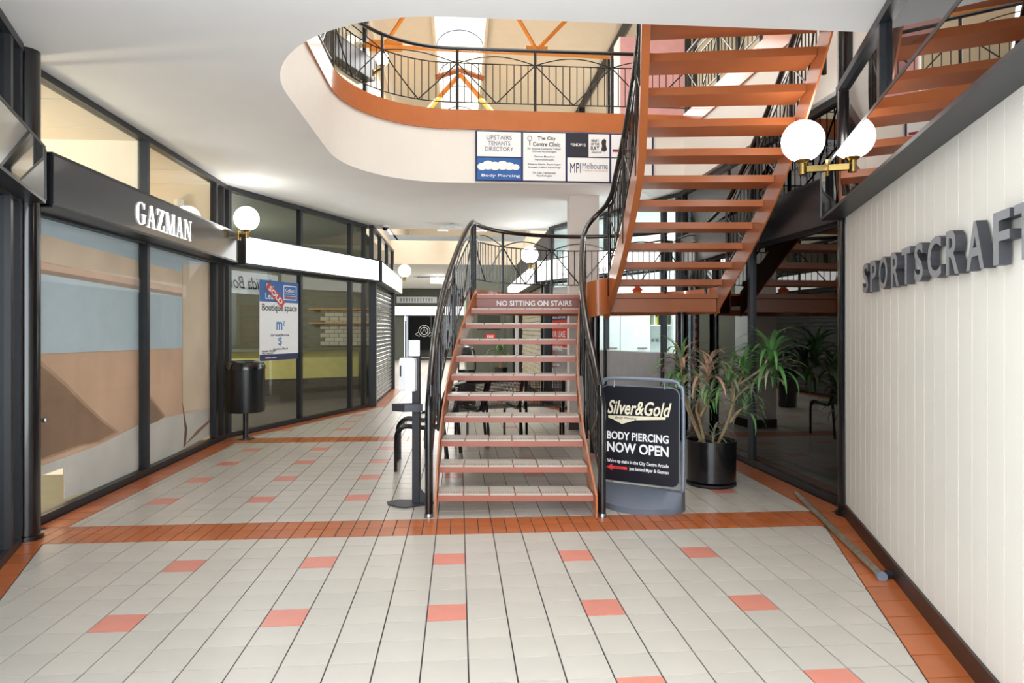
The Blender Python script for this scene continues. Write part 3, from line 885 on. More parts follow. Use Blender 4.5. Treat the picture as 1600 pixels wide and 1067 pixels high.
# flight one treads
def tread(parent_mat, a, b, c, d, z, tiled, thick=0.045):
    """a,b front left/right, c,d back right/left in stair frame"""
    m = MB()
    m.prism([SF(*a), SF(*b), SF(*c), SF(*d)], z - thick - 0.012, z - 0.012)
    o = m.build('tread', parent_mat, st)
    if tiled:
        for i in range(6):
            t0, t1 = i / 6 + 0.004, (i + 1) / 6 - 0.004
            q = [(lerp(a[0], b[0], t0), lerp(a[1], b[1], t0) + 0.004), (lerp(a[0], b[0], t1), lerp(a[1], b[1], t1) + 0.004),
                 (lerp(d[0], c[0], t1), lerp(d[1], c[1], t1) - 0.004), (lerp(d[0], c[0], t0), lerp(d[1], c[1], t0) - 0.004)]
            mb = MB(); mb.prism([SF(*p) for p in q], z - 0.0125, z)
            # slip studs near the nosing
            for g in range(9):
                tg = lerp(t0, t1, (g + 0.5) / 9)
                uu, vv = lerp(a[0], b[0], tg), lerp(a[1], b[1], tg) + 0.055
                p = SF(uu, vv)
                mb.cur = 1
                mb.prism([(p[0] - 0.005, p[1] - 0.014), (p[0] + 0.005, p[1] - 0.014), (p[0] + 0.005, p[1] + 0.014), (p[0] - 0.005, p[1] + 0.014)], z - 0.002, z + 0.0015)
                mb.cur = 0
            mb.build('tread_tile', [TILE, STUD], o)
    return o
STUD = mat('tan_slip_stud', (150, 118, 92), 0.7)
for k in range(10):
    z = RISE * (k + 1)
    u0, u1 = UL1[k], UL1[k] + WID
    ub0, ub1 = lerp(UL1[k], UL1[k + 1], 1.1), lerp(UL1[k], UL1[k + 1], 1.1) + WID
    v0 = V1[k]
    tread(NOSE, (u0, v0), (u1, v0), (ub1, v0 + 0.275), (ub0, v0 + 0.275), z, True)
# flight two: rear (camera side) edges, left and right ends
UL2 = [1.135, 1.150, 1.158, 1.162, 1.157, 1.148, 1.138, 1.108, 1.065, 1.022, 0.98, 0.94, 0.90]
UR2 = [2.335, 2.353, 2.364, 2.370, 2.368, 2.355, 2.330, 2.297, 2.256, 2.213, 2.165, 2.11, 2.05]
VL2 = [7.50, 7.21, 6.93, 6.65, 6.37, 6.09, 5.82, 5.55, 5.28, 5.03, 4.78, 4.54, 4.30]
VR2 = [7.50, 7.21, 6.93, 6.65, 6.36, 6.07, 5.77, 5.47, 5.18, 4.90, 4.62, 4.35, 4.08]
for k in range(13):
    z = 1.833 + RISE * (k + 1)
    kk = max(k - 1, 0)
    if k == 0: fl_, fr_, bl_, br_ = (UL2[0] - 0.01, 7.80), (UR2[0] - 0.02, 7.80), (UL2[0], VL2[0]), (UR2[0], VR2[0])
    else: fl_, fr_, bl_, br_ = (UL2[k - 1], VL2[k - 1] + 0.02), (UR2[k - 1], VR2[k - 1] + 0.02), (UL2[k], VL2[k]), (UR2[k], VR2[k])
    tread(RUST, bl_, br_, fr_, fl_, z, False, thick=0.062)
# landing with a bowed back edge
LC = (0.96, 8.08); LRAD = 1.46
arc = [(LC[0] + LRAD * math.cos(math.radians(a)), LC[1] + LRAD * 1.0 * math.sin(math.radians(a))) for a in range(-10, 191, 8)]
lp = [(-0.405, 7.74), (0.80, 7.74), (1.12, 7.74), (2.34, 7.76)] + arc[1:-1]
m = MB(); m.prism([SF(*p) for p in lp], 1.70, 1.821); m.build('landing_deck', RUST, st)
def oarc(a0, a1, r, n=24): return [(LC[0] + r * math.cos(math.radians(lerp(a0, a1, i / n))), LC[1] + r * math.sin(math.radians(lerp(a0, a1, i / n)))) for i in range(n + 1)]
o = ribbon([SF(*p) for p in oarc(-8, 188, LRAD + 0.005)], 1.62, 1.935, 0.014, ORANGE, 'landing_curb', st, out=-1)
m = MB(); m.prism([SF(-0.40, 7.735), SF(0.80, 7.735), SF(0.80, 7.76), SF(-0.40, 7.76)], 1.672, 1.79); m.build('riser_plate', MAUVE, st)
m = MB(); m.prism([SF(-0.405, 7.715), SF(0.80, 7.715), SF(0.80, 7.80), SF(-0.405, 7.80)], 1.785, 1.825); m.build('landing_nosing', NOSE, st)
for i in range(6):
    m = MB(); a = -0.40 + 0.2 * i
    m.prism([SF(a + 0.003, 7.718), SF(a + 0.197, 7.718), SF(a + 0.197, 8.0), SF(a + 0.003, 8.0)], 1.8245, 1.838); m.build('landing_tile', TILE, st)
text('lettering', 'NO SITTING ON STAIRS', PAPER, st, Vector((*SF(-0.175, 7.734), 1.700)), (CY, -SY, 0), h=0.062, w=0.86, depth=0.003, bold=0.008)
m = MB(); m.prism([SF(1.10, 7.70), SF(2.33, 7.70), SF(2.33, 7.80), SF(1.10, 7.80)], 1.63, 1.78); m.build('landing_beam', RUST, st)
m = MB(); m.prism([SF(1.10, 7.67), SF(2.34, 7.67), SF(2.34, 7.80), SF(1.10, 7.80)], 1.785, 1.838); m.build('landing_nosing', RUST, st)
# stringers: swept plates
def plate(name, pts, t, m_, out, top, bot, parent=st):
    """pts: (u, v, zref); plate from zref+top to zref-bot"""
    mb = MB(); n = len(pts); vs = []
    for i, (u, v, z) in enumerate(pts):
        a = pts[max(i - 1, 0)]; b = pts[min(i + 1, n - 1)]
        dx, dy, L = norm2(a, b)
        nx, ny = -dy * out, dx * out
        tp = top[i] if isinstance(top, list) else top
        bt = bot[i] if isinstance(bot, list) else bot
        p = SF(u, v); q = SF(u + nx * t, v + ny * t)
        vs += [(p[0], p[1], z - bt), (p[0], p[1], z + tp), (q[0], q[1], z + tp), (q[0], q[1], z - bt)]
    fs = []
    for i in range(n - 1):
        for k in range(4):
            k2 = (k + 1) % 4
            fs.append((i * 4 + k, i * 4 + k2, i * 4 + 4 + k2, i * 4 + 4 + k))
    fs += [(0, 1, 2, 3), ((n - 1) * 4 + 3, (n - 1) * 4 + 2, (n - 1) * 4 + 1, (n - 1) * 4)]
    mb.add(vs, fs)
    return mb.build(name, m_, parent, smooth=True)
def nose1(k): return RISE * (k + 1)
f1L = [(UL1[k] - 0.004, V1[k], nose1(k)) for k in range(11)]
f1R = [(UL1[k] + WID + 0.004, V1[k], nose1(k)) for k in range(11)]
def ext(pts, s, n=1):
    a, b = (Vector(pts[0]), Vector(pts[1])) if s < 0 else (Vector(pts[-1]), Vector(pts[-2]))
    return a + (a - b) * n
e = ext(f1L, -1, 0.30); f1L = [tuple(e)] + f1L
e = ext(f1R, -1, 0.30); f1R = [tuple(e)] + f1R
bots = [0.115] + [0.16] + [0.2] * 10
plate('stringer', f1L, 0.014, ORANGE, 1, 0.055, bots)
plate('stringer', f1R, 0.014, ORANGE, -1, 0.055, bots)
z2 = [1.833 + RISE * (k + 1) for k in range(13)]
f2L = [(1.12, 7.78, 1.833)] + [(UL2[k] - 0.004, VL2[k], z2[k]) for k in range(13)]
f2R = [(2.335, 7.78, 1.833)] + [(UR2[k] + 0.004, VR2[k], z2[k]) for k in range(13)]
plate('stringer', f2L, 0.06, ORANGE, -1, 0.03, 0.28)
plate('stringer', f2R, 0.014, ORANGE, 1, 0.03, 0.26)
# curved plate joining the two inner stringers
cp = [(0.800, 7.72), (0.815, 7.62), (0.86, 7.53), (0.94, 7.47), (1.03, 7.49), (1.09, 7.57), (1.12, 7.68), (1.125, 7.78)]
cpz = catmull([(a, b, 1.82 + 0.02 * i) for i, (a, b) in enumerate(cp)], 4)
plate('curved_stringer', [tuple(p) for p in cpz], 0.012, ORANGE, -1, 0.10, 0.30)
m = MB(); m.prism([SF(*p) for p in cp] + [SF(0.96, 7.76)], 1.80, 1.82); m.build('landing_infill', RUST, st)
# support posts below the landing
for (u, v) in ((0.965, 7.86), (2.2, 8.75)):
    m = MB(); p = SF(u, v); m.lathe([(0, 0), (0.06, 0), (0.06, 1.70), (0, 1.70)], (p[0], p[1], 0), 16); m.build('support_post', BLACK, st, True)

# balustrade builder
_bal = {}
def baluster_mesh(h):
    key = round(h, 2)
    if key not in _bal:
        mb = MB(); mb.tube([(0, 0, 0), (0, 0, key)], 0.0062, 6)
        o = mb.build('baluster', BLACK); _bal[key] = o.data; bpy.data.objects.remove(o)
    return _bal[key]
def resample(pts, n):
    pts = [Vector(p) for p in pts]
    d = [0]
    for a, b in zip(pts[:-1], pts[1:]): d.append(d[-1] + (b - a).length)
    out = []
    for i in range(n + 1):
        s = d[-1] * i / n
        j = 0
        while j < len(d) - 2 and d[j + 1] < s: j += 1
        t = (s - d[j]) / max(1e-9, d[j + 1] - d[j])
        out.append(pts[j].lerp(pts[j + 1], min(1, max(0, t))))
    return out
def balustrade(parent, pts, panels, per, hand=True, zt=0.70, zb=0.20, zh=0.90, post_drop=0.12, cap=None, name='balustrade', hr=0.024, sock=None):
    """pts: 3D base line; split evenly into panels, each with rails, bow, braces and balusters"""
    N = panels * 12
    P = resample(pts, N)
    up = lambda p, h: p + Vector((0, 0, h))
    for q in range(panels):
        seg = P[q * 12:(q + 1) * 12 + 1]
        mb = MB()
        mb.tube([up(p, zt) for p in seg], 0.0085, 6)
        mb.tube([up(p, zb) for p in seg], 0.0085, 6)
        mb.tube([up(p, zt + 0.10 * math.sin(math.pi * i / 12)) for i, p in enumerate(seg)], 0.0075, 6)
        mb.tube([up(seg[i], lerp(zt, zb, i / 6)) for i in range(0, 7, 1)], 0.0085, 6)
        mb.tube([up(seg[i], lerp(zb, zt, (i - 6) / 6)) for i in range(6, 13, 1)], 0.0085, 6)
        pan = mb.build(name + '_panel', BLACK, parent, True)
        bs = resample(seg, per + 1)
        for p in bs[1:-1]:
            inst('baluster', baluster_mesh(zt - zb), up(p, zb), pan)
    for q in range(panels + 1):
        p = P[q * 12]
        mb = MB(); mb.tube([up(p, -post_drop), up(p, zh)], 0.019, 10); o = mb.build(name + '_post', BLACK, parent, True)
        if sock:
            mb = MB(); mb.tube([up(p, -post_drop - 0.03), up(p, sock)], 0.023, 10); mb.build('post_socket', ORANGE, parent, True)
    if hand:
        mb = MB(); mb.tube([up(p, zh) for p in P], hr, 12); mb.build('handrail', BLACK, parent, True)
def off(pts, d):
    out = []
    n = len(pts)
    for i, (u, v, z) in enumerate(pts):
        a = pts[max(i - 1, 0)]; b = pts[min(i + 1, n - 1)]
        dx, dy, L = norm2(a, b)
        out.append((u - dy * d, v + dx * d, z))
    return out
b1L = off(f1L[1:], 0.05); b1R = off(f1R[1:], -0.05)
w = lambda L_: [S3(*p) for p in L_]
balustrade(st, w(b1L), 3, 8, hand=False, zt=0.68, zb=0.14, zh=0.84, post_drop=0.2)
balustrade(st, w(b1R[:-1]), 3, 8, hand=False, zt=0.68, zb=0.14, zh=0.84, post_drop=0.2)
b2L = off(f2L[1:], -0.05); b2R = off(f2R[1:], 0.05)
balustrade(st, w(b2L), 4, 8, hand=False, zt=0.68, zb=0.14, zh=0.84, post_drop=0.2)
balustrade(st, w(b2R), 4, 8, hand=False, zt=0.68, zb=0.14, zh=0.84, post_drop=0.2)
la = [(p[0], p[1], 1.833) for p in oarc(172, 8, LRAD - 0.03, 32)]
balustrade(st, w(la), 5, 9, hand=False, zt=0.70, zb=0.22, zh=0.90, post_drop=0.0)
# left handrail: newel, flight one, then round the landing, down flight two right side
H = 0.86
hp = [S3(b1L[0][0] - 0.01, b1L[0][1] - 0.045, 0.0), S3(b1L[0][0] - 0.01, b1L[0][1] - 0.045, 0.75)]
hp2 = [S3(b1L[0][0] - 0.01, b1L[0][1] - 0.04, 0.86)] + [S3(p[0], p[1], p[2] + H) for p in b1L[1:10]] + [S3(b1L[10][0], b1L[10][1] + 0.0, 2.66)]
hl = [S3(p[0], p[1], 2.735) for p in oarc(172, 8, LRAD - 0.03, 20)]
hr_ = [S3(p[0], p[1], p[2] + H) for p in b2R]
m = MB(); m.tube(hp + catmull(hp2 + hl + hr_[0:], 4), 0.027, 12); m.build('handrail', BLACK, st, True)
hq = [S3(b1R[0][0] + 0.01, b1R[0][1] - 0.045, 0.0), S3(b1R[0][0] + 0.01, b1R[0][1] - 0.045, 0.75)]
hq2 = [S3(b1R[0][0] + 0.01, b1R[0][1] - 0.04, 0.86)] + [S3(p[0], p[1], p[2] + H) for p in b1R[1:9]] + [S3(0.785, 7.42, 2.45), S3(0.84, 7.51, 2.58), S3(0.93, 7.53, 2.69), S3(1.03, 7.46, 2.79), S3(1.085, 7.32, 2.91)] + [S3(p[0], p[1], p[2] + H) for p in b2L[1:]]
m = MB(); m.tube(hq + catmull(hq2, 4), 0.027, 12); m.build('handrail', BLACK, st, True)
for p in (hp[0], hq[0]):
    m = MB(); m.lathe([(0, 0), (0.033, 0), (0.033, 0.02), (0.028, 0.03)], p, 12); m.build('newel_foot', STEEL, st, True)
# hanging ornament on the landing
orn = thing('ornament', S3(1.53, 8.25, 1.838), 'small wooden house ornament with red roof on the stair landing', 'ornament')
c = S3(1.53, 8.25, 1.838)
m = MB(); m.box(c.x - 0.045, c.x + 0.045, c.y - 0.035, c.y + 0.035, c.z, c.z + 0.07); m.build('body', TIMB, orn)
m = MB(); m.add([c + Vector((-.06, -.045, .07)), c + Vector((.06, -.045, .07)), c + Vector((.06, .045, .07)), c + Vector((-.06, .045, .07)), c + Vector((0, -.045, .13)), c + Vector((0, .045, .13))], [(0, 1, 4), (2, 3, 5), (0, 4, 5, 3), (1, 2, 5, 4), (0, 3, 2, 1)]); m.build('roof', REDP, orn)

# ------------------------------------------------------------------ balcony railing round the void
hb = [(p[0], p[1]) for p in HOLE]
bl = [p for p in hb if p[0] < 2.99]
# left + far side: from near-left curve to the far right corner, then right side back towards the entrance
path = [Vector((p[0], p[1], 4.22)) for p in ell(-0.1, 5.6, 1.30, 1.46, 235, 180) + ell(-0.1, 7.36, 1.30, 1.46, 180, 90)]
path += [Vector((x_, 8.83, 4.22)) for x_ in (0.6, 1.2, 1.8, 2.4, 2.98)]
br_ = thing('balcony_railing', (0, 8.83, 4.2), 'black steel balcony railing curving round the left and far edge of the upper void', 'railing')
pr_ = [Vector((3.04, 8.83, 4.22))] + path[::-1][1:]
cut = [pr_[0]]; acc_ = 0.0
for a_, b_ in zip(pr_[:-1], pr_[1:]):
    l_ = (b_ - a_).length
    if acc_ + l_ >= 7.14:
        cut.append(a_.lerp(b_, (7.14 - acc_) / l_)); break
    cut.append(b_); acc_ += l_
path = cut[::-1]
balustrade(br_, path, 7, 10, zt=0.68, zb=0.17, zh=0.87, post_drop=0.05, name='railing', sock=0.06)
br2 = thing('balcony_railing', (3.02, 7, 4.2), 'black steel balcony railing along the right side above the stairs', 'railing')
balustrade(br2, [Vector((3.02, 8.80, 4.22)), Vector((3.02, 4.3, 4.22))], 4, 10, zt=0.68, zb=0.17, zh=0.87, post_drop=0.05, name='railing', sock=0.06)

# ------------------------------------------------------------------ tenants directory on the far bulkhead
DY = 8.815
db = thing('directory_board', (1.3, DY, 3.35), 'framed upstairs tenants directory board on the white bulkhead', 'sign')
BX = [0.225, 0.825, 1.41, 1.995, 2.57]
m = MB(); m.box(BX[0] - 0.01, BX[4] + 0.01, DY - 0.02, DY - 0.002, 3.365, 4.02); m.build('frame', NAVY, db)
def card(x0, x1, z0, z1, mt):
    m = MB(); m.box(x0 + 0.014, x1 - 0.014, DY - 0.027, DY - 0.019, z0, z1); return m.build('card', mt, db)
def dtx(s, xc, z, h, w, mt=GREYI, **kw):
    text('lettering', s, mt, db, Vector((xc, DY - 0.0275, z)), (1, 0, 0), h=h, w=w, align='C', **kw)
card(BX[0], BX[1], 3.685, 4.005, PAPER); card(BX[0], BX[1], 3.38, 3.665, BLUE)
xm = (BX[0] + BX[1]) / 2
dtx('UPSTAIRS', xm, 3.905, 0.055, 0.33); dtx('TENANTS', xm, 3.83, 0.055, 0.29); dtx('DIRECTORY', xm, 3.755, 0.055, 0.37)
mb = MB()
for (x_, z_, r_) in ((0.30, 3.55, 0.06), (0.38, 3.57, 0.075), (0.47, 3.56, 0.07), (0.57, 3.57, 0.075), (0.66, 3.56, 0.065), (0.74, 3.55, 0.05)):
    qq = DY - 0.028 - x_ * 0.002
    pts = [(x_ + r_ * math.cos(a * math.pi / 8), qq, z_ + r_ * 0.8 * math.sin(a * math.pi / 8)) for a in range(16)]
    mb.add(pts, [tuple(range(16))])
mb.build('script_cloud', PAPER, db)
dtx('Body Piercing', xm + 0.02, 3.41, 0.045, 0.5, PAPER, bold=0.01)
card(BX[1], BX[2], 3.38, 4.005, PAPER)
xm = (BX[1] + BX[2]) / 2
dtx('The City', xm + 0.03, 3.90, 0.06, 0.24, INK, bold=0.015); dtx('Centre Clinic', xm + 0.03, 3.83, 0.055, 0.36, INK, bold=0.015)
for s, z, wd in (('Dr. Amanda Commons Treloar', 3.785, .44), ('Clinical Psychologist', 3.745, .32), ('Dermot Moynihan', 3.68, .27), ('Psychotherapist', 3.64, .25), ('Rebecca Petrie, Psychologist', 3.58, .43), ('Strength in Mind Psychology', 3.54, .43), ('Dr. Lisa Ciechomski', 3.47, .30), ('Psychologist', 3.43, .2)):
    dtx(s, xm, z, 0.026, wd, GREYI, bold=0.015)
m = MB(); m.tube([(BX[1] + 0.10, DY - 0.0285, 3.90), (BX[1] + 0.10, DY - 0.0285, 3.84)], 0.006, 6); m.tube([(BX[1] + 0.10 + 0.028 * math.cos(a * math.pi / 6), DY - 0.0285, 3.93 + 0.032 * math.sin(a * math.pi / 6)) for a in range(12)], 0.004, 5, closed=True); m.build('tree_emblem', GREYI, db)
card(BX[2], (BX[2] + BX[3]) / 2 + 0.012, 3.705, 4.005, INK); card((BX[2] + BX[3]) / 2 - 0.012, BX[3], 3.705, 4.005, PAPER)
dtx('*SHOP12', BX[2] + 0.155, 3.84, 0.04, 0.2, PAPER, bold=0.02)
for s, z, wd in (('HEART', 3.90, .10), ('OF THE', 3.855, .11), ('RAT', 3.79, .11)):
    dtx(s, BX[2] + 0.38, z, 0.055 if s == 'RAT' else 0.036, wd, INK, bold=0.02)
dtx('records', BX[2] + 0.40, 3.755, 0.028, 0.13, INK, shear=0.3)
m = MB()
rat = [(0.46, 3.79), (0.475, 3.85), (0.465, 3.90), (0.48, 3.935), (0.51, 3.945), (0.53, 3.92), (0.525, 3.87), (0.54, 3.80), (0.51, 3.775)]
n = len(rat)
m.add([(BX[2] + p[0], DY - 0.0275, p[1]) for p in rat] + [(BX[2] + p[0], DY - 0.0295, p[1]) for p in rat], [tuple(range(n)), tuple(range(n, 2 * n))[::-1]]); m.build('rat_emblem', INK, db)
card(BX[2], BX[3], 3.38, 3.69, PAPER)
dtx('MPI', BX[2] + 0.12, 3.49, 0.13, 0.14, NAVY, bold=0.0); dtx('Melbourne', BX[2] + 0.38, 3.545, 0.08, 0.34, GREYI); dtx('Property Investments', BX[2] + 0.38, 3.51, 0.025, 0.34, PINKI)
card(BX[3], BX[4], 3.705, 4.005, PAPER); card(BX[3], BX[4], 3.38, 3.69, PAPER)
m = MB(); m.box(BX[3] + 0.03, BX[4] - 0.03, DY - 0.029, DY - 0.0265, 3.775, 3.81); m.build('printed_bar', MAROON, db)

# ------------------------------------------------------------------ globe lamps
def globe_lamp(c, wallp, label, r=0.155):
    """opal globe on a brass cup and an arm to the fascia corner"""
    c = Vector(c); wp = Vector(wallp)
    o = thing('globe_lamp', (c.x, c.y, c.z - r - 0.12), label, 'lamp', 'opal globe lamps on fascia corners')
    m = MB()
    prof = [(r * math.sin(math.pi * i / 20), -r * math.cos(math.pi * i / 20)) for i in range(21)]
    m.lathe(prof, c, 32); m.build('globe', GLOBE, o, 'all')
    m = MB(); m.lathe([(0, -r - 0.10), (0.03, -r - 0.10), (0.03, -r - 0.015), (0.055, -r + 0.005), (0.055, -r + 0.02)], c, 20); m.build('brass_cup', BRASS, o, True)
    d = Vector((wp.x - c.x, wp.y - c.y, 0)); L = d.length; d.normalize()
    m = MB(); z = c.z - r - 0.06
    s = Vector((-d.y, d.x, 0)) * 0.02
    a = Vector((c.x, c.y, z)) + d * 0.025; b = a + d * max(0.03, L - 0.05)
    m.slab([a - s + Vector((0, 0, -.022)), b - s + Vector((0, 0, -.022)), b - s + Vector((0, 0, .022)), a - s + Vector((0, 0, .022))], -0.04); m.build('arm', BRASS, o)
    m = MB(); m.lathe([(0, -0.06), (0.03, -0.06), (0.03, 0.06), (0, 0.06)], (b.x, b.y, z), 16); m.build('wall_boss', BRASS, o, True)
    return o
globe_lamp((-2.72, 8.92, 2.855), (-2.86, 8.98, 2.6), 'lit globe lamp at the corner of the charcoal GAZMAN fascia')
globe_lamp((2.60, 4.93, 2.86), (2.80, 4.86, 2.6), 'large lit globe lamp beside the right dark glass fascia')
globe_lamp((-1.34, 16.9, 2.88), (-1.48, 16.85, 2.6), 'small lit globe lamp past the roller shutter')
globe_lamp((1.30, 12.35, 2.80), (1.42, 12.5, 2.6), 'lit globe lamp seen through the landing balustrade')
globe_lamp((-1.405, 12.55, 6.40), (-1.60, 12.8, 6.3), 'lit globe lamp on the upper floor behind the balcony railing', r=0.125)

# ------------------------------------------------------------------ upper storey: walls, roof, trusses
uw = thing('wall_upper', (0, 12, 4.2), 'cream upper storey walls and sloping roof lining around the void', 'wall', kind='structure')
m = MB(); m.wall((-3.75, 4.0), (-3.75, 9.4), 4.2, 7.9, 0.06); m.build('side_wall', CREAM, uw)
m = MB(); m.wall((-3.75, 9.4), (-1.9, 13.6), 4.2, 7.9, 0.06); m.build('side_wall', CREAM, uw)
m = MB(); m.wall((-1.9, 13.6), (-1.9, 26), 4.2, 7.9, 0.06); m.build('side_wall', CREAM, uw)
m = MB(); m.wall((4.6, 26), (4.6, 3.5), 4.2, 8.2, 0.06); m.build('side_wall', CREAM, uw)
m = MB(); m.box(-6.5, 6.5, 25.9, 26.0, 4.2, 9.5); m.build('far_wall', CREAM, uw)
m = MB(); m.box(-3.8, 4.6, 3.3, 3.4, 4.2, 8.2); m.build('entrance_side_wall', CREAM, uw)
m = MB(); m.wall((3.25, 9.0), (3.25, 4.0), CEIL + 0.02, 4.02, 0.12); m.build('right_bulkhead', WHITEP, uw)
for (xa, za, xb, zb) in ((-4.0, 7.35, -0.56, 8.35), (4.7, 7.0, 0.62, 8.35)):
    m = MB(); q = [(xa, 3.3, za), (xb, 3.3, zb), (xb, 26, zb), (xa, 26, za)]
    if xa > 0: q = q[::-1]
    m.slab(q, 0.05); m.build('roof_lining', CREAM, uw)
sk = thing('skylight', (0.03, 17, 8.3), 'bright barrel vaulted skylight running along the ridge', 'skylight', kind='structure')
N = 12
for i in range(12):
    y0 = 3.3 + i * 1.9; y1 = y0 + 1.86
    mb = MB()
    a = [(0.03 + 0.58 * math.cos(math.pi * k / N), y0, 8.35 + 0.42 * math.sin(math.pi * k / N)) for k in range(N + 1)]
    b = [(p[0], y1, p[2]) for p in a]
    mb.add(a + b, [(k, k + 1, k + N + 2, k + N + 1) for k in range(N)]); mb.build('vault_sheet', VAULT, sk, 'all')
    mb = MB(); mb.tube([(0.03 + 0.57 * math.cos(math.pi * k / N), y0 - 0.02, 8.35 + 0.41 * math.sin(math.pi * k / N)) for k in range(N + 1)], 0.018, 6); mb.build('vault_rib', GREYF, sk)
for s in (-1, 1):
    m = MB(); m.box(0.03 + s * 0.6 - 0.03, 0.03 + s * 0.6 + 0.03, 3.3, 26, 8.22, 8.36); m.build('vault_kerb', CREAM, sk)
def truss(y, label, lower):
    o = thing('roof_truss', (0, y, 7.2), label, 'truss', 'orange roof trusses')
    def beam(n_, a, b, t=0.05):
        m = MB(); m.tube([a, b], t, 4); m.build(n_, ORTR, o)
    z = 7.0
    beam('tie_beam', (-1.85, y, z), (4.5, y, z - 0.1), 0.055)
    for (xa, xb) in ((-1.45, -0.72), (1.55, 0.86), (1.55, 2.5)):
        beam('strut', (xa, y, z), (xb, y, 8.25 - abs(xb) * 0.1), 0.04)
    m = MB(); m.box(1.33, 1.77, y - 0.015, y + 0.015, z - 0.08, z + 0.08); m.build('gusset_plate', ORTR, o)
    m = MB(); m.box(-1.75, -1.1, y - 0.015, y + 0.015, z - 0.12, z + 0.1); m.build('gusset_plate', ORTR, o)
truss(13.4, 'orange tube roof truss nearest the stair void', False)
g = thing('roof_truss', (0.03, 17.5, 7.5), 'orange inverted V frame under the small gable below the skylight', 'truss')
for s in (-1, 1):
    m = MB(); m.tube([(0.03, 17.5, 8.02), (0.03 + s * 1.5, 17.5, 6.3)], 0.06, 4); m.build('strut', ORTR, g)
    m = MB(); m.tube([(0.03, 17.4, 8.10), (0.03 + s * 0.62, 17.4, 7.88)], 0.07, 4); m.build('gable_rafter', RUST, g)
shopfront('window_8', (-3.70, 4.4), (-3.70, 9.3), [0.05, 1.6, 3.2, 4.8], 'upper floor black framed shopfront on the left', z0=4.2, gl=GLASS)
shopfront('window_9', (-3.66, 9.4), (-1.82, 13.55), [0.05, 1.5, 3.0, 4.48], 'upper floor angled black framed shopfront', z0=4.2, gl=GLASS)
f9 = fascia((-3.6, 9.5), (-1.78, 13.5), -0.15, 'upper floor plain black fascia on the angled shopfront', FASCB, z0=6.3, z1=6.72)
pk = thing('wall_pink', (2.6, 10.8, 4.2), 'dusty pink upper floor wall block with a cream left end', 'wall', kind='structure')
m = MB(); m.box(2.57, 3.66, 10.6, 10.7, 4.2, 6.1); m.build('pink_face', PINKW, pk)
m = MB(); m.box(2.55, 2.57, 10.6, 10.98, 4.2, 6.1); m.build('cream_end', WHITEP, pk)
m = MB(); m.box(3.62, 3.72, 10.58, 10.72, 4.2, 7.2); m.build('door_post', FRAME, pk)
shopfront('window_10', (3.75, 10.6), (4.55, 10.6), [0.04, 0.76], 'upper floor pale glazed door right of the pink wall', z0=4.2)
eb = thing('eaves_beam', (3.3, 15, 7.3), 'dark sloping eaves beam and posts above the upper right shops', 'beam')
m = MB(); m.tube([(3.3, 10.9, 7.42), (3.3, 25.8, 7.42)], 0.1, 4); m.build('beam', FRAME, eb)
for y in (11.6, 14.5, 18):
    m = MB(); m.box(3.22, 3.38, y - 0.08, y + 0.08, 4.2, 7.4); m.build('post', FRAME, eb)
m = MB(); m.tube([(3.28, 10.9, 5.6), (3.28, 25.8, 5.6)], 0.07, 4); m.build('lower_rail', FRAME, eb)

# ------------------------------------------------------------------ right angled shop: kitchen units behind glass
ks = thing('shop_interior', (3.6, 12, 0), 'bright white shop interior with kitchen units behind the stairs', 'room', kind='structure')
m = MB(); m.prism([(3.14, 9.3), (6.3, 9.3), (6.3, 16.5), (1.78, 16.5), (1.78, 12.7)], 0, 0.012); m.build('shop_floor', LEDG, ks)
m = MB(); m.prism([(3.2, 9.2), (6.3, 9.2), (6.3, 16), (1.8, 16), (1.8, 12.7)], 3.27, 3.29); m.build('shop_ceiling', KITW, ks)
m = MB(); m.prism([SF(0.75, 14.2), SF(5.2, 14.2), SF(5.2, 14.3), SF(0.75, 14.3)], 0, 3.27); m.build('back_wall', KITW, ks)
m = MB(); m.wall(R4, R3, 0.06, 1.085, 0.006, -0.012, 0.1, 3.5); m.build('frosted_film', FROST, ks)
m = MB(); m.wall(R4, R3, 1.085, 1.10, 0.01, -0.012, 0.1, 3.5); m.build('film_edge', KITW, ks)
cab = thing('cabinet', (*SF(2.2, 12.9), 0.012), 'tall white cupboard doors beside the open shelf niche', 'cabinet')
for (a, b) in ((1.60, 2.02), (2.03, 2.58)):
    m = MB(); m.prism([SF(a, 12.6), SF(b - 0.01, 12.6), SF(b - 0.01, 12.62), SF(a, 12.62)], 0.1, 2.2); d = m.build('door', KITW, cab)
    m = MB(); m.tube([S3(b - 0.24, 12.585, 1.08), S3(b - 0.06, 12.585, 1.08)], 0.012, 6); m.build('handle', STEEL, d)
m = MB(); m.prism([SF(1.60, 12.62), SF(2.58, 12.62), SF(2.58, 13.1), SF(1.60, 13.1)], 0.012, 2.2); m.build('carcass', KITW, cab)
kb = thing('kitchen_niche', (*SF(2.85, 12.9), 0.012), 'white kitchen niche with wall shelf and three taps', 'kitchen unit')
m = MB(); m.prism([SF(2.6, 13.0), SF(3.15, 13.0), SF(3.15, 13.05), SF(2.6, 13.05)], 0.9, 2.2); m.build('splashback', KITW, kb)
m = MB(); m.prism([SF(2.59, 12.6), SF(3.15, 12.6), SF(3.15, 13.0), SF(2.59, 13.0)], 0.9, 0.95); m.build('worktop', KITW, kb)
m = MB(); m.prism([SF(2.6, 12.65), SF(3.14, 12.65), SF(3.14, 13.0), SF(2.6, 13.0)], 0.012, 0.9); m.build('base_unit', KITW, kb)
m = MB(); m.prism([SF(3.02, 12.6), SF(3.16, 12.6), SF(3.16, 13.1), SF(3.02, 13.1)], 0.95, 2.2); m.build('side_panel', KITW, kb)
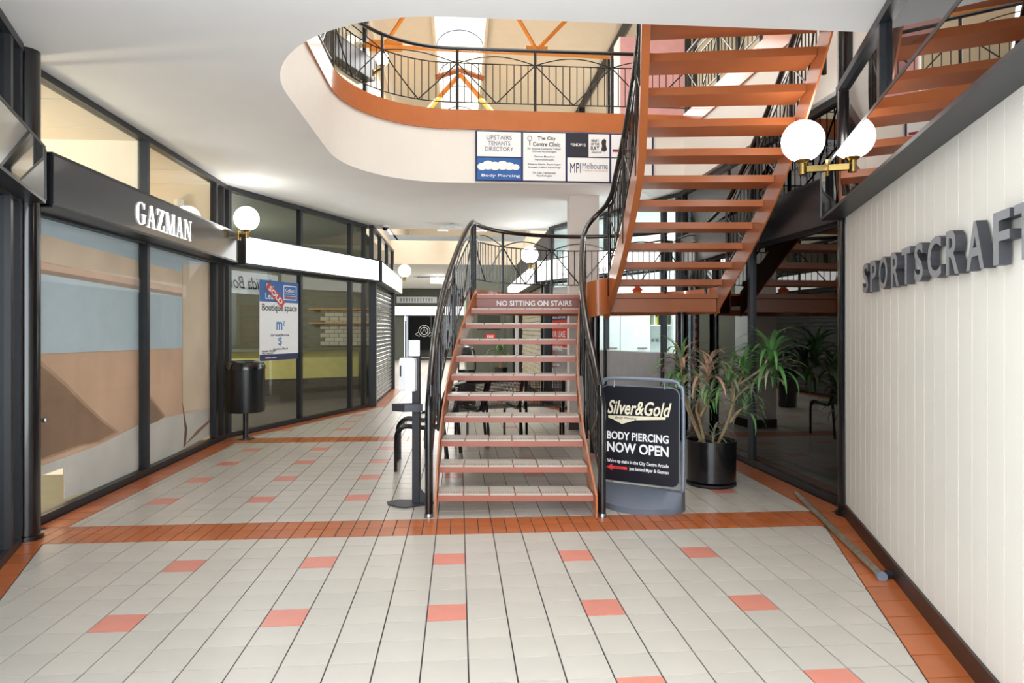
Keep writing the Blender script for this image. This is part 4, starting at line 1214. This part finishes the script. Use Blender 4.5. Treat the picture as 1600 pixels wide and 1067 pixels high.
for z in (1.50, 1.74):
    m = MB(); m.prism([SF(2.6, 12.75), SF(3.02, 12.75), SF(3.02, 13.0), SF(2.6, 13.0)], z, z + 0.02); m.build('shelf', KITW, kb)
for i, u in enumerate((2.70, 2.79, 2.88)):
    c = S3(u, 12.97, 1.22)
    m = MB(); m.lathe([(0, -0.03), (0.02, -0.03), (0.025, 0.02), (0, 0.03)], c, 10); m.tube([c, c + Vector((0, -0.1, -0.02))], 0.008, 6); m.build('tap', STEEL, kb, True)
u = 2.63
BK = ['green spine at the left end of the kitchen shelf books', 'grey book just right of the leftmost green book on the kitchen shelf', 'white book third from the left on the kitchen shelf', 'yellow book in the middle of the left group on the kitchen shelf', 'green book at the right end of the left shelf group', 'grey book first after the gap on the kitchen shelf', 'white book second after the gap on the kitchen shelf', 'yellow book second from the right end of the kitchen shelf', 'green book at the right end of the kitchen shelf']
for i in range(9):
    t = (0.022, 0.03, 0.026, 0.034, 0.02)[i % 5]
    if i == 5: u += 0.04
    bo = thing('book', S3(u, 12.9, 1.52), BK[i], 'book', 'books on the kitchen shelf')
    h = 0.15 + 0.04 * ((i * 7) % 3) / 2
    m = MB(); m.prism([SF(u, 12.8), SF(u + t, 12.8), SF(u + t, 12.95), SF(u, 12.95)], 1.52, 1.52 + h); m.build('cover', SPIC[i % 4], bo)
    m = MB(); m.prism([SF(u + 0.004, 12.803), SF(u + t - 0.004, 12.803), SF(u + t - 0.004, 12.948), SF(u + 0.004, 12.948)], 1.52 + h - 0.002, 1.522 + h); m.build('pages', PAPER, bo)
    u += t + 0.004
rp = thing('lease_poster', along(R4, R3, 0.1, 0.75, -0.02), 'red real estate for sale or lease poster beside the pillar', 'poster')
D4 = (*norm2(R4, R3)[:2], 0)
def P4(s, z, o=-0.014): return along(R4, R3, s, z, o)
m = MB(); m.wall(R4, R3, 0.35, 2.2, 0.004, -0.010, 0.06, 0.66); m.build('white_sheet', PAPER, rp)
m = MB(); m.wall(R4, R3, 0.72, 1.95, 0.003, -0.0135, 0.08, 0.60); m.build('red_sheet', REDP, rp)
m = MB(); m.wall(R4, R3, 1.60, 1.69, 0.003, -0.0150, 0.08, 0.60); m.build('navy_strip', NAVY, rp)
for s, z, h, wd in (('BALLARAT', 1.72, 0.10, 0.46), ('REAL ESTATE', 1.63, 0.035, 0.44), ('FOR SALE', 1.45, 0.10, 0.42), ('OR LEASE', 1.29, 0.11, 0.44), ('RETAIL OR SHOP', 1.17, 0.06, 0.44), ('OFFICE', 1.04, 0.09, 0.34), ('Inspections of this property', 0.93, 0.04, 0.42), ('5331 2000', 0.765, 0.04, 0.24)):
    text('lettering', s, PAPER, rp, P4(0.10, z, -0.0165), D4, h=h, w=wd, bold=0.01)
# corridor right side shop (white painted brick seen between stair treads)
cr = thing('wall_corridor', (1.66, 16, 0), 'corridor side wall of white painted brick and dark mullions', 'wall', kind='structure')
m = MB(); m.wall((1.74, 12.6), (1.74, 20), 0, 3.34, 0.06); m.build('backing', GROUT, cr)
nb = 0
for r in range(22):
    for c_ in range(10):
        y0 = 13.2 + c_ * 0.46 + (0.23 if r % 2 else 0)
        mb = MB(); mb.box(1.68, 1.712, y0, y0 + 0.44, 0.1 + r * 0.1, 0.19 + r * 0.1); mb.build('brick', BRICK, cr)
for y in (12.66, 13.1, 17.95, 19.9):
    m = MB(); m.box(1.6, 1.72, y - 0.06, y + 0.06, 0, 2.3); m.build('mullion', FRAME, cr)
m = MB(); m.box(1.61, 1.70, 18.6, 19.4, 0, 2.3); m.build('white_panel', PAPER, cr)

# ------------------------------------------------------------------ far end of the corridor
fe = thing('wall_far', (0, 20, 0), 'grey green end wall with a louvred fire door behind the stairs', 'wall', kind='structure')
m = MB(); m.box(0.22, 3.0, 20.0, 20.1, 0, 3.34); m.build('panel', GREEN, fe)
m = MB(); m.box(0.22, 0.32, 20.1, 32, 0, 3.34); m.build('return_wall', GREEN, fe)
d1 = MB(); d1.box(0.42, 1.36, 19.95, 20.0, 0, 2.1); fd = d1.build('fire_door', GREEND, fe)
for k in range(14):
    m = MB(); z = 1.42 + k * 0.045
    m.slab([(0.55, 19.945, z), (1.22, 19.945, z), (1.22, 19.925, z + 0.03), (0.55, 19.925, z + 0.03)], 0.006); m.build('louvre', GREEND, fd)
fs_ = thing('fire_sign', (0.9, 19.93, 1.2), 'small red FIRE sign on the grey green door', 'sign')
m = MB(); m.box(0.78, 1.08, 19.92, 19.935, 1.12, 1.30); m.build('plate', REDP, fs_)
text('lettering', 'FIRE', PAPER, fs_, Vector((0.83, 19.918, 1.17)), (1, 0, 0), h=0.085, w=0.2, bold=0.02)
fw = thing('wall_end', (-1.4, 32, 0), 'grey green end wall of the corridor around glazed doors', 'wall', kind='structure')
m = MB(); m.box(-6, 0.3, 32.0, 32.1, 2.05, 3.34); m.build('bulkhead', GREEN, fw)
m = MB(); m.box(-6, -2.55, 32.0, 32.1, 0, 2.05); m.build('left_panel', GREEN, fw)
m = MB(); m.box(-0.1, 0.3, 32.0, 32.1, 0, 2.05); m.build('right_panel', GREEN, fw)
m = MB(); m.box(-2.6, -0.1, 35.0, 35.1, 0, 2.6); m.build('room_behind', DARK, fw)
m = MB(); m.box(-3.0, 0.3, 32.0, 35.0, -0.005, 0.01); m.build('floor_behind', CREAM, fw)
ld = shopfront('door_1', (-2.55, 31.98), (-0.1, 31.98), [0.05, 1.25, 2.4], 'dark glazed doors with round white crest at the end of the corridor', gl=GLASSD, head=2.1)
for ch in list(ld.children):
    if ch.name.split('.')[0] in ('transom_pane', 'transom_rail'): bpy.data.objects.remove(ch)
for ch in list(ld.children):
    if ch.name.split('.')[0] in ('pane', 'mullion'): ch.scale.z = 0.9
mb = MB()
cx, cz = -1.62, 1.35
mb.tube([(cx + 0.26 * math.cos(a * math.pi / 12), 31.95, cz + 0.26 * math.sin(a * math.pi / 12)) for a in range(24)], 0.014, 5, closed=True)
mb.tube([(cx + 0.17 * math.cos(a * math.pi / 12), 31.95, cz + 0.17 * math.sin(a * math.pi / 12)) for a in range(24)], 0.016, 5, closed=True)
for s in (-1, 1):
    mb.tube([(cx + s * 0.25, 31.95, cz - 0.05), (cx + s * 0.42, 31.95, cz - 0.15), (cx + s * 0.22, 31.95, cz - 0.26)], 0.014, 5)
mb.tube([(cx - 0.1, 31.95, cz - 0.1), (cx, 31.95, cz + 0.12), (cx + 0.1, 31.95, cz - 0.1)], 0.014, 5)
mb.build('crest', PAPER, ld)
td = thing('timber_door', (-0.55, 32.4, 0), 'honey timber door leaf behind the far glazed doors', 'door')
m = MB(); m.box(-0.95, -0.3, 32.4, 32.45, 0.3, 1.45); m.build('panel', TIMB, td)
m = MB(); m.box(-1.12, -1.0, 32.38, 32.46, 0, 2.05); m.build('jamb', TIMB, td)
m = MB(); m.box(-0.95, -0.3, 32.4, 32.45, 0.2, 0.3); m.build('rail', TIMB, td)
f10 = fascia((-3.2, 31.9), (0.25, 31.9), -0.05, 'white backlit light box above the far glazed doors', LITE, z0=2.06, z1=2.52, depth=0.08)
gr = thing('air_grille', (-1.9, 31.9, 2.7), 'white slotted air grille above the far light box', 'grille')
m = MB(); m.box(-2.9, -1.02, 31.86, 31.98, 2.66, 2.95); m.build('frame', WHITE, gr)
for k in range(12):
    m = MB(); m.box(-2.72 + k * 0.13, -2.66 + k * 0.13, 31.845, 31.86, 2.72, 2.89); m.build('slot', GREYF, gr)
ac = thing('ceiling_cassette', (-1.0, 25, 3.3), 'white ceiling air conditioning cassette in the far corridor', 'air conditioner')
m = MB(); m.box(-1.7, -0.3, 24.5, 25.5, 3.28, 3.34); m.build('body', WHITE, ac)
m = MB(); m.box(-1.5, -0.5, 24.48, 24.5, 3.29, 3.32); m.build('vent', GREYF, ac)
ex = thing('exit_sign', (-0.75, 24.0, 3.0), 'white lit exit box hanging in the far corridor', 'sign')
m = MB(); m.box(-1.0, -0.5, 23.96, 24.04, 3.05, 3.26); m.build('lit_box', LITE, ex)
m = MB(); m.box(-0.78, -0.72, 23.98, 24.02, 3.26, 3.34); m.build('bracket', WHITE, ex)
pj = thing('ceiling_sensor_bar', (-0.12, 12.3, 3.3), 'white bar shaped heater hung below the plaster ceiling', 'heater')
m = MB(); m.box(-0.32, 0.06, 12.2, 12.42, 3.25, 3.285); m.build('bar', WHITE, pj)
m = MB(); m.box(-0.16, -0.10, 12.28, 12.34, 3.285, 3.34); m.build('stem', WHITE, pj)
cm = thing('security_camera', (-1.35, 12.6, 3.34), 'small white dome security camera on the ceiling by the roller shutter', 'camera')
m = MB(); m.lathe([(0, 0), (0.075, 0), (0.075, -0.03), (0.06, -0.035)], (-1.35, 12.6, 3.34), 20); m.build('base', WHITE, cm, True)
m = MB(); m.lathe([(0.055, -0.03), (0.05, -0.06), (0.03, -0.085), (0, -0.092)], (-1.35, 12.6, 3.34), 20); m.build('dome', BLACK, cm, True)
# left end of the far area
wl = thing('wall_left_far', (-3.4, 24, 0), 'pale side wall of the far corridor past the roller shutter', 'wall', kind='structure')
m = MB(); m.box(-3.5, -3.4, 16.6, 32, 0, 3.34); m.build('panel', GREEN, wl)
m = MB(); m.box(-3.4, -1.62, 16.52, 16.6, 0, 3.34); m.build('return', GREEN, wl)

# ------------------------------------------------------------------ potted plants
def leaf_mesh(L, w, droop, mt, fold=0.25):
    mb = MB(); n = 7
    a = []; 
    for i in range(n + 1):
        t = i / n
        ang = math.radians(70) - droop * t
        a.append(ang)
    x = z = 0; pts = [(0, 0)]
    for i in range(n):
        x += math.cos(a[i]) * L / n; z += math.sin(a[i]) * L / n; pts.append((x, z))
    vs = []
    for i, (x, z) in enumerate(pts):
        t = i / n
        ww = w * (0.55 + 1.1 * t - 1.65 * t * t) if t < 1 else 0.0008
        ww = max(ww, 0.0008)
        vs += [(x, -ww, z + ww * fold), (x, 0, z), (x, ww, z + ww * fold)]
    fs = []
    for i in range(n):
        for k in range(2):
            fs.append((i * 3 + k, i * 3 + k + 1, i * 3 + 4 + k, i * 3 + 3 + k))
    mb.add(vs, fs)
    o = mb.build('leaf', mt, None, 'all'); me = o.data; bpy.data.objects.remove(o)
    return me
LM = {}
for key, mt in (('g', LEAF1), ('p', LEAF2), ('d', LEAF3)):
    LM[key] = [leaf_mesh(0.36, 0.021, 1.9, mt), leaf_mesh(0.31, 0.019, 1.3, mt), leaf_mesh(0.38, 0.020, 2.5, mt)]
def crown(parent, c, n, kinds, size=1.0, tilt=(0, 0)):
    for i in range(n):
        az = i * 2.39996 + random.uniform(-.2, .2)
        t = i / max(1, n - 1)
        el = math.radians(lerp(12, -58, t) + random.uniform(-8, 8))
        kd = random.choice(kinds)
        me = random.choice(LM[kd])
        s = size * random.uniform(0.8, 1.1)
        M = Matrix.Translation(c + Vector((0, 0, -0.10 * t * size))) @ Matrix.Rotation(tilt[0], 4, 'Y') @ Matrix.Rotation(az, 4, 'Z') @ Matrix.Rotation(-el, 4, 'Y') @ Matrix.Scale(s, 4)
        o = inst('leaf', me, None, parent, matrix=M)
PV = 6.25
def PX(px, py, dv=0.0): return S3((px - 800) / 1055 * PV, PV + dv, 1.4348 - (py - 514.2) / 1055 * PV)
pc = S3(1.842, PV, 0)
pp_ = thing('potted_plant', pc, 'multi-stemmed dracaena with arching leaves in a black drum pot', 'plant')
m = MB(); m.lathe([(0, 0.03), (0.20, 0.03), (0.222, 0.05), (0.226, 0.40), (0.226, 0.415), (0.212, 0.415), (0.208, 0.36), (0, 0.36)], pc, 40); pot = m.build('pot', BLACK, pp_, True)
m = MB(); m.lathe([(0, 0), (0.205, 0), (0.225, 0.012), (0.225, 0.03), (0, 0.03)], pc, 40); m.build('saucer', RUBB, pot, True)
m = MB(); m.lathe([(0.209, 0.362), (0.1, 0.372), (0, 0.374)], pc, 24); m.build('soil', SOIL, pot, True)
stems = [
    ([(1102, 700), (1094, 659), (1089, 638), (1099, 608), (1109, 578)], 0.05, 'pd', 30, 1.0),
    ([(1100, 700), (1082, 649), (1077, 628), (1069, 596), (1070, 566)], 0.12, 'pdg', 30, 1.0),
    ([(1100, 700), (1080, 655), (1070, 630), (1064, 606)], -0.05, 'gp', 22, 0.9),
    ([(1118, 700), (1136, 662), (1146, 625), (1150, 605), (1187, 578), (1205, 552)], 0.0, 'g', 40, 1.12),
    ([(1119, 700), (1140, 655), (1156, 618), (1200, 588), (1212, 572)], 0.10, 'gp', 30, 1.0),
    ([(1113, 700), (1115, 678)], 0.0, 'p', 16, 0.62),
    ([(1146, 625), (1146, 605), (1138, 590)], 0.0, 'gp', 26, 0.9),
    ([(1150, 605), (1160, 592), (1166, 575)], 0.08, 'g', 26, 0.95),
    ([(1140, 660), (1150, 645), (1162, 634)], -0.04, 'gp', 20, 0.75),
    ([(1094, 650), (1104, 628), (1108, 612)], -0.05, 'gp', 18, 0.8),
]
for pts, dv, kinds, n_, size in stems:
    P_ = catmull([PX(a, b, dv * i / (len(pts) - 1)) for i, (a, b) in enumerate(pts)], 5)
    m = MB(); m.tube(P_, [lerp(0.015, 0.009, i / (len(P_) - 1)) for i in range(len(P_))], 8); so = m.build('stem', STEM, pp_, True)
    crown(so, P_[-1], n_, kinds, size * 1.2)
c = Vector((1.15, 18.6, 0))
p2 = thing('potted_palm', c, 'small palm in a dark pot before the grey green door', 'plant')
m = MB(); m.lathe([(0, 0), (0.17, 0), (0.22, 0.38), (0.2, 0.38), (0, 0.33)], c, 20); m.build('pot', BLACK, p2, True)
m = MB(); m.tube([c + Vector((0, 0, .33)), c + Vector((0, 0, .85))], [0.06, 0.045], 8); so = m.build('trunk', STEM, p2, True)
crown(so, c + Vector((0, 0, 0.85)), 26, 'g', 1.55)
for i, (c, lb) in enumerate(((Vector((-0.45, 19.2, 4.2)), 'small plant left of the skylight axis on the upper floor'), (Vector((0.65, 19.2, 4.2)), 'small plant right of the skylight axis on the upper floor'))):
    p3 = thing('potted_plant', c, lb, 'plant')
    m = MB(); m.lathe([(0, 0), (0.15, 0), (0.2, 2.0), (0.18, 2.0), (0, 1.95)], c, 16); po_ = m.build('pot', WHITE, p3, True)
    m = MB(); m.tube([c + Vector((0, 0, 1.95)), c + Vector((0, 0, 2.15))], 0.03, 6); so = m.build('stem', STEM, p3, True)
    crown(so, c + Vector((0, 0, 2.15)), 18, 'g', 1.4)

# ------------------------------------------------------------------ swinging pavement sign
A_ = Vector((*SF(0.735, 5.66), 0)); B_ = Vector((*SF(1.345, 5.30), 0))
ps = thing('pavement_sign', (A_ + B_) / 2, 'black Silver and Gold body piercing pavement sign in a grey tubular frame', 'sign')
xd = (B_ - A_).normalized(); nn = xd.cross(Vector((0, 0, 1))); Lp = (B_ - A_).length
def Q(s, z, o=0.0): return A_ + xd * s + Vector((0, 0, z)) + nn * o
fr = [Q(0.0, 0.06), Q(0.0, 0.90), Q(0.03, 0.985), Q(0.11, 1.025), Q(Lp - 0.11, 1.025), Q(Lp - 0.03, 0.985), Q(Lp, 0.90), Q(Lp, 0.26), Q(Lp - 0.01, 0.16), Q(Lp - 0.05, 0.07)]
m = MB(); m.tube(catmull(fr, 5), 0.015, 10); m.build('frame', GREYF, ps, True)
def rr(s0, s1, z0, z1, r, o0, o1, name, mt, parent):
    pts = []
    for (cx_, cz_, a0) in ((s1 - r, z1 - r, 0), (s0 + r, z1 - r, 90), (s0 + r, z0 + r, 180), (s1 - r, z0 + r, 270)):
        for i in range(7):
            a = math.radians(a0 + 15 * i); pts.append((cx_ + r * math.cos(a), cz_ + r * math.sin(a)))
    n_ = len(pts); mb = MB()
    mb.add([Q(p[0], p[1], o0) for p in pts] + [Q(p[0], p[1], o1) for p in pts], [tuple(range(n_)), tuple(range(n_, 2 * n_))[::-1]] + [(i, (i + 1) % n_, (i + 1) % n_ + n_, i + n_) for i in range(n_)])
    return mb.build(name, mt, parent)
pn = rr(0.02, Lp - 0.035, 0.185, 0.965, 0.06, -0.006, 0.006, 'panel', SIGNK, ps)
rr(0.013, Lp - 0.028, 0.178, 0.972, 0.065, -0.0062, -0.0005, 'panel_edge', GREYF, ps)
for s in (0.13, Lp - 0.15):
    m = MB(); m.tube([Q(s, 0.955, 0.008), Q(s, 1.02, 0.0)], 0.006, 6); m.build('hook', STEEL, ps)
def stx(s, x0, z, h, w_, mt=PAPER, o=0.0075, **kw): return text('lettering', s, mt, ps, Q(x0, z, o), xd, h=h, w=w_, **kw)
sw = Lp - 0.055
stx('Silver&Gold', 0.075, 0.735, 0.115, sw * 0.83, GOLDI, shear=0.32, bold=0.018)
m = MB(); m.add([Q(0.08, 0.72, .007), Q(0.57, 0.735, .007), Q(0.565, 0.715, .007), Q(0.32, 0.695, .007), Q(0.20, 0.655, .007), Q(0.12, 0.69, .007), Q(0.08, 0.70, .007)], [tuple(range(7))]); m.build('swash', GOLDI, ps)
stx('Body Piercing', 0.14, 0.692, 0.024, 0.19, INK, 0.0085, shear=0.3)
stx('BODY PIERCING', 0.07, 0.525, 0.066, sw * 0.80, PAPER, bold=0.022)
stx('NOW OPEN', 0.07, 0.42, 0.083, sw * 0.80, PAPER, bold=0.026)
stx("We're up stairs in the City Centre Arcade", 0.07, 0.325, 0.038, sw * 0.80, PAPER, bold=0.015)
stx('just behind Myer & Gazman', 0.265, 0.275, 0.035, sw * 0.80 - 0.195, PAPER, bold=0.015)
m = MB(); m.add([Q(p[0], p[1], .0075) for p in ((0.065, 0.293), (0.115, 0.32), (0.115, 0.305), (0.245, 0.305), (0.245, 0.281), (0.115, 0.281), (0.115, 0.266))], [tuple(range(7))]); m.build('arrow', REDA, ps)
stx('SHOP 2', 0.14, 0.287, 0.013, 0.07, INK, 0.0082)
# moulded base: half-round foot
bp = [Q(0.0, 0.0)]
mb = MB(); n_ = 16
top = []; bot = []
for i in range(n_ + 1):
    s = Lp * i / n_; d = 0.22 * math.sin(math.pi * i / n_) ** 0.7
    bot.append((s, d)); 
vs = []
for (s, d) in bot:
    h = 0.11
    vs += [Q(s, 0.0, d + 0.05), Q(s, 0.045, d + 0.05), Q(s, 0.155, 0.045), Q(s, 0.155, -0.045), Q(s, 0.045, -d - 0.05), Q(s, 0.0, -d - 0.05)]
fs = []
for i in range(n_):
    for k in range(6):
        fs.append((i * 6 + k, i * 6 + (k + 1) % 6, i * 6 + 6 + (k + 1) % 6, i * 6 + 6 + k))
fs += [(0, 1, 2, 3, 4, 5), tuple(n_ * 6 + k for k in (5, 4, 3, 2, 1, 0))]
mb.add(vs, fs); mb.build('base', GREYB, ps, True)

# ------------------------------------------------------------------ hand sanitiser stand
q0 = Vector((*SF(-0.79, 5.56), 0))
ss = thing('sanitiser_stand', q0, 'dark grey hand sanitiser stand with white dispenser left of the stairs', 'stand')
fx = Vector((CY, -SY, 0)); fy = Vector((SY, CY, 0))
def Z(a, b, z): return q0 + fx * a + fy * b + Vector((0, 0, z))
pts = [(-0.245, 0.02), (-0.22, -0.06), (-0.13, -0.14), (-0.06, -0.16), (0.15, -0.02), (0.13, 0.06), (-0.15, 0.09)]
m = MB(); m.prism([(Z(a, b, 0).x, Z(a, b, 0).y) for a, b in pts], 0, 0.012); m.build('base_plate', DGREY, ss)
m = MB(); m.prism([(Z(a, b, 0).x, Z(a, b, 0).y) for a, b in ((-0.03, -0.02), (0.03, -0.03), (0.035, 0.03), (-0.025, 0.04))], 0.012, 1.23); m.build('column', DGREY, ss)
m = MB(); m.slab([Z(0.032, 0.0, 0.012), Z(0.09, 0.0, 0.012), Z(0.085, 0.0, 0.07), Z(0.032, 0.0, 0.13)], 0.012); m.build('gusset', DGREY, ss)
mb = MB()
for (a, b, c_, d_) in (((-0.19, -0.03), (-0.08, -0.10), 0, 0), ((-0.08, -0.10), (0.06, -0.07), 0, 0), ((0.06, -0.07), (0.04, 0.0), 0, 0), ((-0.19, -0.03), (-0.03, 0.02), 0, 0)):
    p, q = Z(*a, 0), Z(*b, 0)
    mb.wall((p.x, p.y), (q.x, q.y), 0.765, 0.825, 0.008)
mb.prism([(Z(a, b, 0).x, Z(a, b, 0).y) for a, b in ((-0.19, -0.03), (-0.08, -0.10), (0.06, -0.07), (0.04, 0.01), (-0.03, 0.02))], 0.765, 0.771)
mb.build('drip_tray', DGREY, ss)
mb = MB()
prof = [(-0.135, -0.02), (-0.13, -0.075), (-0.07, -0.10), (0.0, -0.085), (0.012, -0.03), (-0.02, 0.0)]
lv = [(0.93, 0.94), (0.95, 1.0), (1.13, 1.0), (1.18, 0.97), (1.20, 0.86)]
vs = []
for z, s in lv: vs += [Z(-0.06 + (a + 0.06) * s, b * s, z) for a, b in prof]
n_ = len(prof)
fs = [(i * n_ + k, i * n_ + (k + 1) % n_, (i + 1) * n_ + (k + 1) % n_, (i + 1) * n_ + k) for i in range(len(lv) - 1) for k in range(n_)] + [tuple(range(n_))[::-1], tuple(range((len(lv) - 1) * n_, len(lv) * n_))]
mb.add(vs, fs); dp = mb.build('dispenser', WHITE, ss)
m = MB(); m.slab([Z(-0.118, -0.084, 1.05), Z(-0.108, -0.088, 1.05), Z(-0.108, -0.088, 1.14), Z(-0.118, -0.084, 1.14)], 0.004); m.build('level_window', INK, dp)
m = MB(); m.slab([Z(-0.055, -0.035, 1.215), Z(0.035, -0.03, 1.215), Z(0.035, -0.03, 1.345), Z(-0.055, -0.035, 1.345)], 0.004); cd = m.build('notice_card', PAPER, ss)
for i, (a, z) in enumerate(((-0.05, 1.285), (-0.005, 1.285), (-0.05, 1.225), (-0.005, 1.225))):
    m = MB(); m.slab([Z(a, -0.0395, z), Z(a + 0.036, -0.0375, z), Z(a + 0.036, -0.0375, z + 0.052), Z(a, -0.0395, z + 0.052)], 0.001); m.build('notice_panel', WHITE, cd)

# ------------------------------------------------------------------ litter bin
bc = Vector((-2.78, 9.08, 0))
bn = thing('litter_bin', bc, 'black perforated round litter bin on a short post by the angled shopfront', 'bin')
m = MB(); N = 40
pts = [(0.235, 0.36), (0.24, 0.40), (0.24, 0.92)]
m.lathe(pts, bc, N)
uv = [(k / N * 1.5, z) for (r, z) in pts for k in range(N)]
m.build('perforated_body', PERFB, bn, 'all', uvs=uv)
m = MB(); m.lathe([(0, 0.355), (0.225, 0.355), (0.225, 0.915), (0.0, 0.915)], bc, N); m.build('liner', RUBB, bn, True)
m = MB(); m.lathe([(0.246, 0.915), (0.246, 0.95), (0.225, 1.0), (0.17, 1.025), (0, 1.035)], bc, N); m.build('lid', BLACK, bn, True)
m = MB(); m.lathe([(0, 0), (0.11, 0), (0.11, 0.012), (0.035, 0.016), (0.035, 0.36), (0, 0.36)], bc, 20); m.build('post', BLACK, bn, True)

# ------------------------------------------------------------------ ring of perforated seats behind the stairs
SC = (0.5, 7.3)
def seat(ang, label):
    a = math.radians(ang)
    ro, ri = 1.72, 1.15
    f = lambda r, t: S3(SC[0] + (r * math.cos(a) - t * math.sin(a)), SC[1] + (r * math.sin(a) + t * math.cos(a)), 0)
    o = thing('steel_chair', f(1.43, 0), label, 'seat', 'black perforated seats in a ring behind the stairs')
    Zz = lambda r, t, z: f(r, t) + Vector((0, 0, z))
    hw = 0.27
    prof = [(1.13, 0.82), (1.17, 0.80), (1.20, 0.74), (1.235, 0.62), (1.26, 0.50), (1.29, 0.455), (1.35, 0.435), (1.50, 0.44), (1.60, 0.455), (1.66, 0.445), (1.70, 0.40)]
    def sheet(name, pr_, mt):
        m = MB(); uvs = []; vs = []; d = 0
        for i, (r, z) in enumerate(pr_):
            if i: d += math.hypot(r - pr_[i - 1][0], z - pr_[i - 1][1])
            # seats splay slightly with the ring
            for t in (-hw * (0.86 + 0.14 * (r - ri) / (ro - ri) * 1.2), hw * (0.86 + 0.14 * (r - ri) / (ro - ri) * 1.2)):
                vs.append(Zz(r, t, z)); uvs.append((t, d))
        m.add(vs, [(2 * i, 2 * i + 1, 2 * i + 3, 2 * i + 2) for i in range(len(pr_) - 1)])
        return m.build(name, mt, o, 'all', uvs=uvs)
    sheet('backrest', prof[:6], PERF); sheet('seat_pan', prof[5:], PERF)
    for s in (-1, 1):
        sp = [Zz(r, s * hw * (0.86 + 0.14 * (r - ri) / (ro - ri) * 1.2), z) for r, z in prof]
        m = MB(); m.tube(catmull(sp, 3), 0.024, 8); m.build('side_frame', BLACK, o, True)
        m = MB(); m.tube(catmull([Zz(1.66, s * hw, 0.445), Zz(1.71, s * hw, 0.40), Zz(1.725, s * hw, 0.30), Zz(1.725, s * hw, 0.0)], 4), 0.017, 8); m.build('leg', BLACK, o, True)
        m = MB(); m.tube([Zz(1.25, s * hw * 0.87, 0.52), Zz(1.19, s * hw * 0.86, 0.0)], 0.017, 8); m.build('leg', BLACK, o, True)
    m = MB(); m.tube([Zz(1.14, -hw * 0.86, 0.815), Zz(1.14, hw * 0.86, 0.815)], 0.026, 10); m.build('top_rail', BLACK, o, True)
seat(188, 'leftmost black perforated metal seat, waterfall front beside the sanitiser stand')
seat(166, 'second black perforated metal seat from the left behind the stairs')
seat(143, 'middle black perforated metal seat of the row behind the stairs')
seat(119, 'fourth black perforated metal seat from the left behind the stairs')
seat(94, 'rightmost black perforated metal seat, its back square to the stairs')

# ------------------------------------------------------------------ metal rod lying by the right wall, black fitting at its end
r0, r1 = Vector((2.90, 5.60, 0.022)), Vector((2.42, 3.72, 0.022))
rd = thing('metal_rod', r1, 'long worn metal tube lying on the floor beside the boarded wall', 'rod')
m = MB(); m.tube([r0, r1], 0.022, 12); m.build('tube', ROD, rd, True)
m = MB(); d = (r1 - r0).normalized(); m.tube([r1 + d * 0.001, r1 + d * 0.05], [0.024, 0.030], 10); m.build('end_cap', GREYF, rd, True)
m = MB(); m.tube([r1 + d * 0.02 + Vector((0.03, 0, 0.004)), r1 + d * 0.04 + Vector((0.14, 0.015, 0.004))], [0.024, 0.018], 8); m.build('rubber_foot', RUBB, rd, True)

# ------------------------------------------------------------------ hooded bin further back and a door knob
hbp = Vector((*SF(-0.80, 12.0), 0))
hbn = thing('litter_bin', hbp, 'black hooded litter bin standing far back beyond the stairs', 'bin')
m = MB(); m.lathe([(0, 0), (0.15, 0), (0.16, 0.02), (0.16, 0.72), (0, 0.72)], hbp, 24); m.build('body', BLACK, hbn, True)
for s_ in (-1, 1):
    m = MB(); m.tube([hbp + Vector((s_ * 0.15, 0, 0.70)), hbp + Vector((s_ * 0.15, 0, 0.95))], 0.015, 8); m.build('hood_post', BLACK, hbn, True)
m = MB(); m.lathe([(0.165, 0.95), (0.16, 1.03), (0.12, 1.10), (0.06, 1.135), (0, 1.14)], hbp, 24); m.build('hood', BLACK, hbn, True)
kn = thing('door_knob', (-3.0, 5.1, 0.78), 'small chrome knob on the shopfront end beside the left black column', 'knob')
m = MB(); m.tube([(-3.06, 5.12, 0.78), (-2.98, 5.10, 0.78)], 0.012, 8); m.build('spindle', STEEL, kn, True)
m = MB(); m.lathe([(0, -0.02), (0.018, -0.015), (0.022, 0), (0.018, 0.015), (0, 0.02)], (-2.965, 5.10, 0.78), 12); m.build('knob_head', STEEL, kn, True)
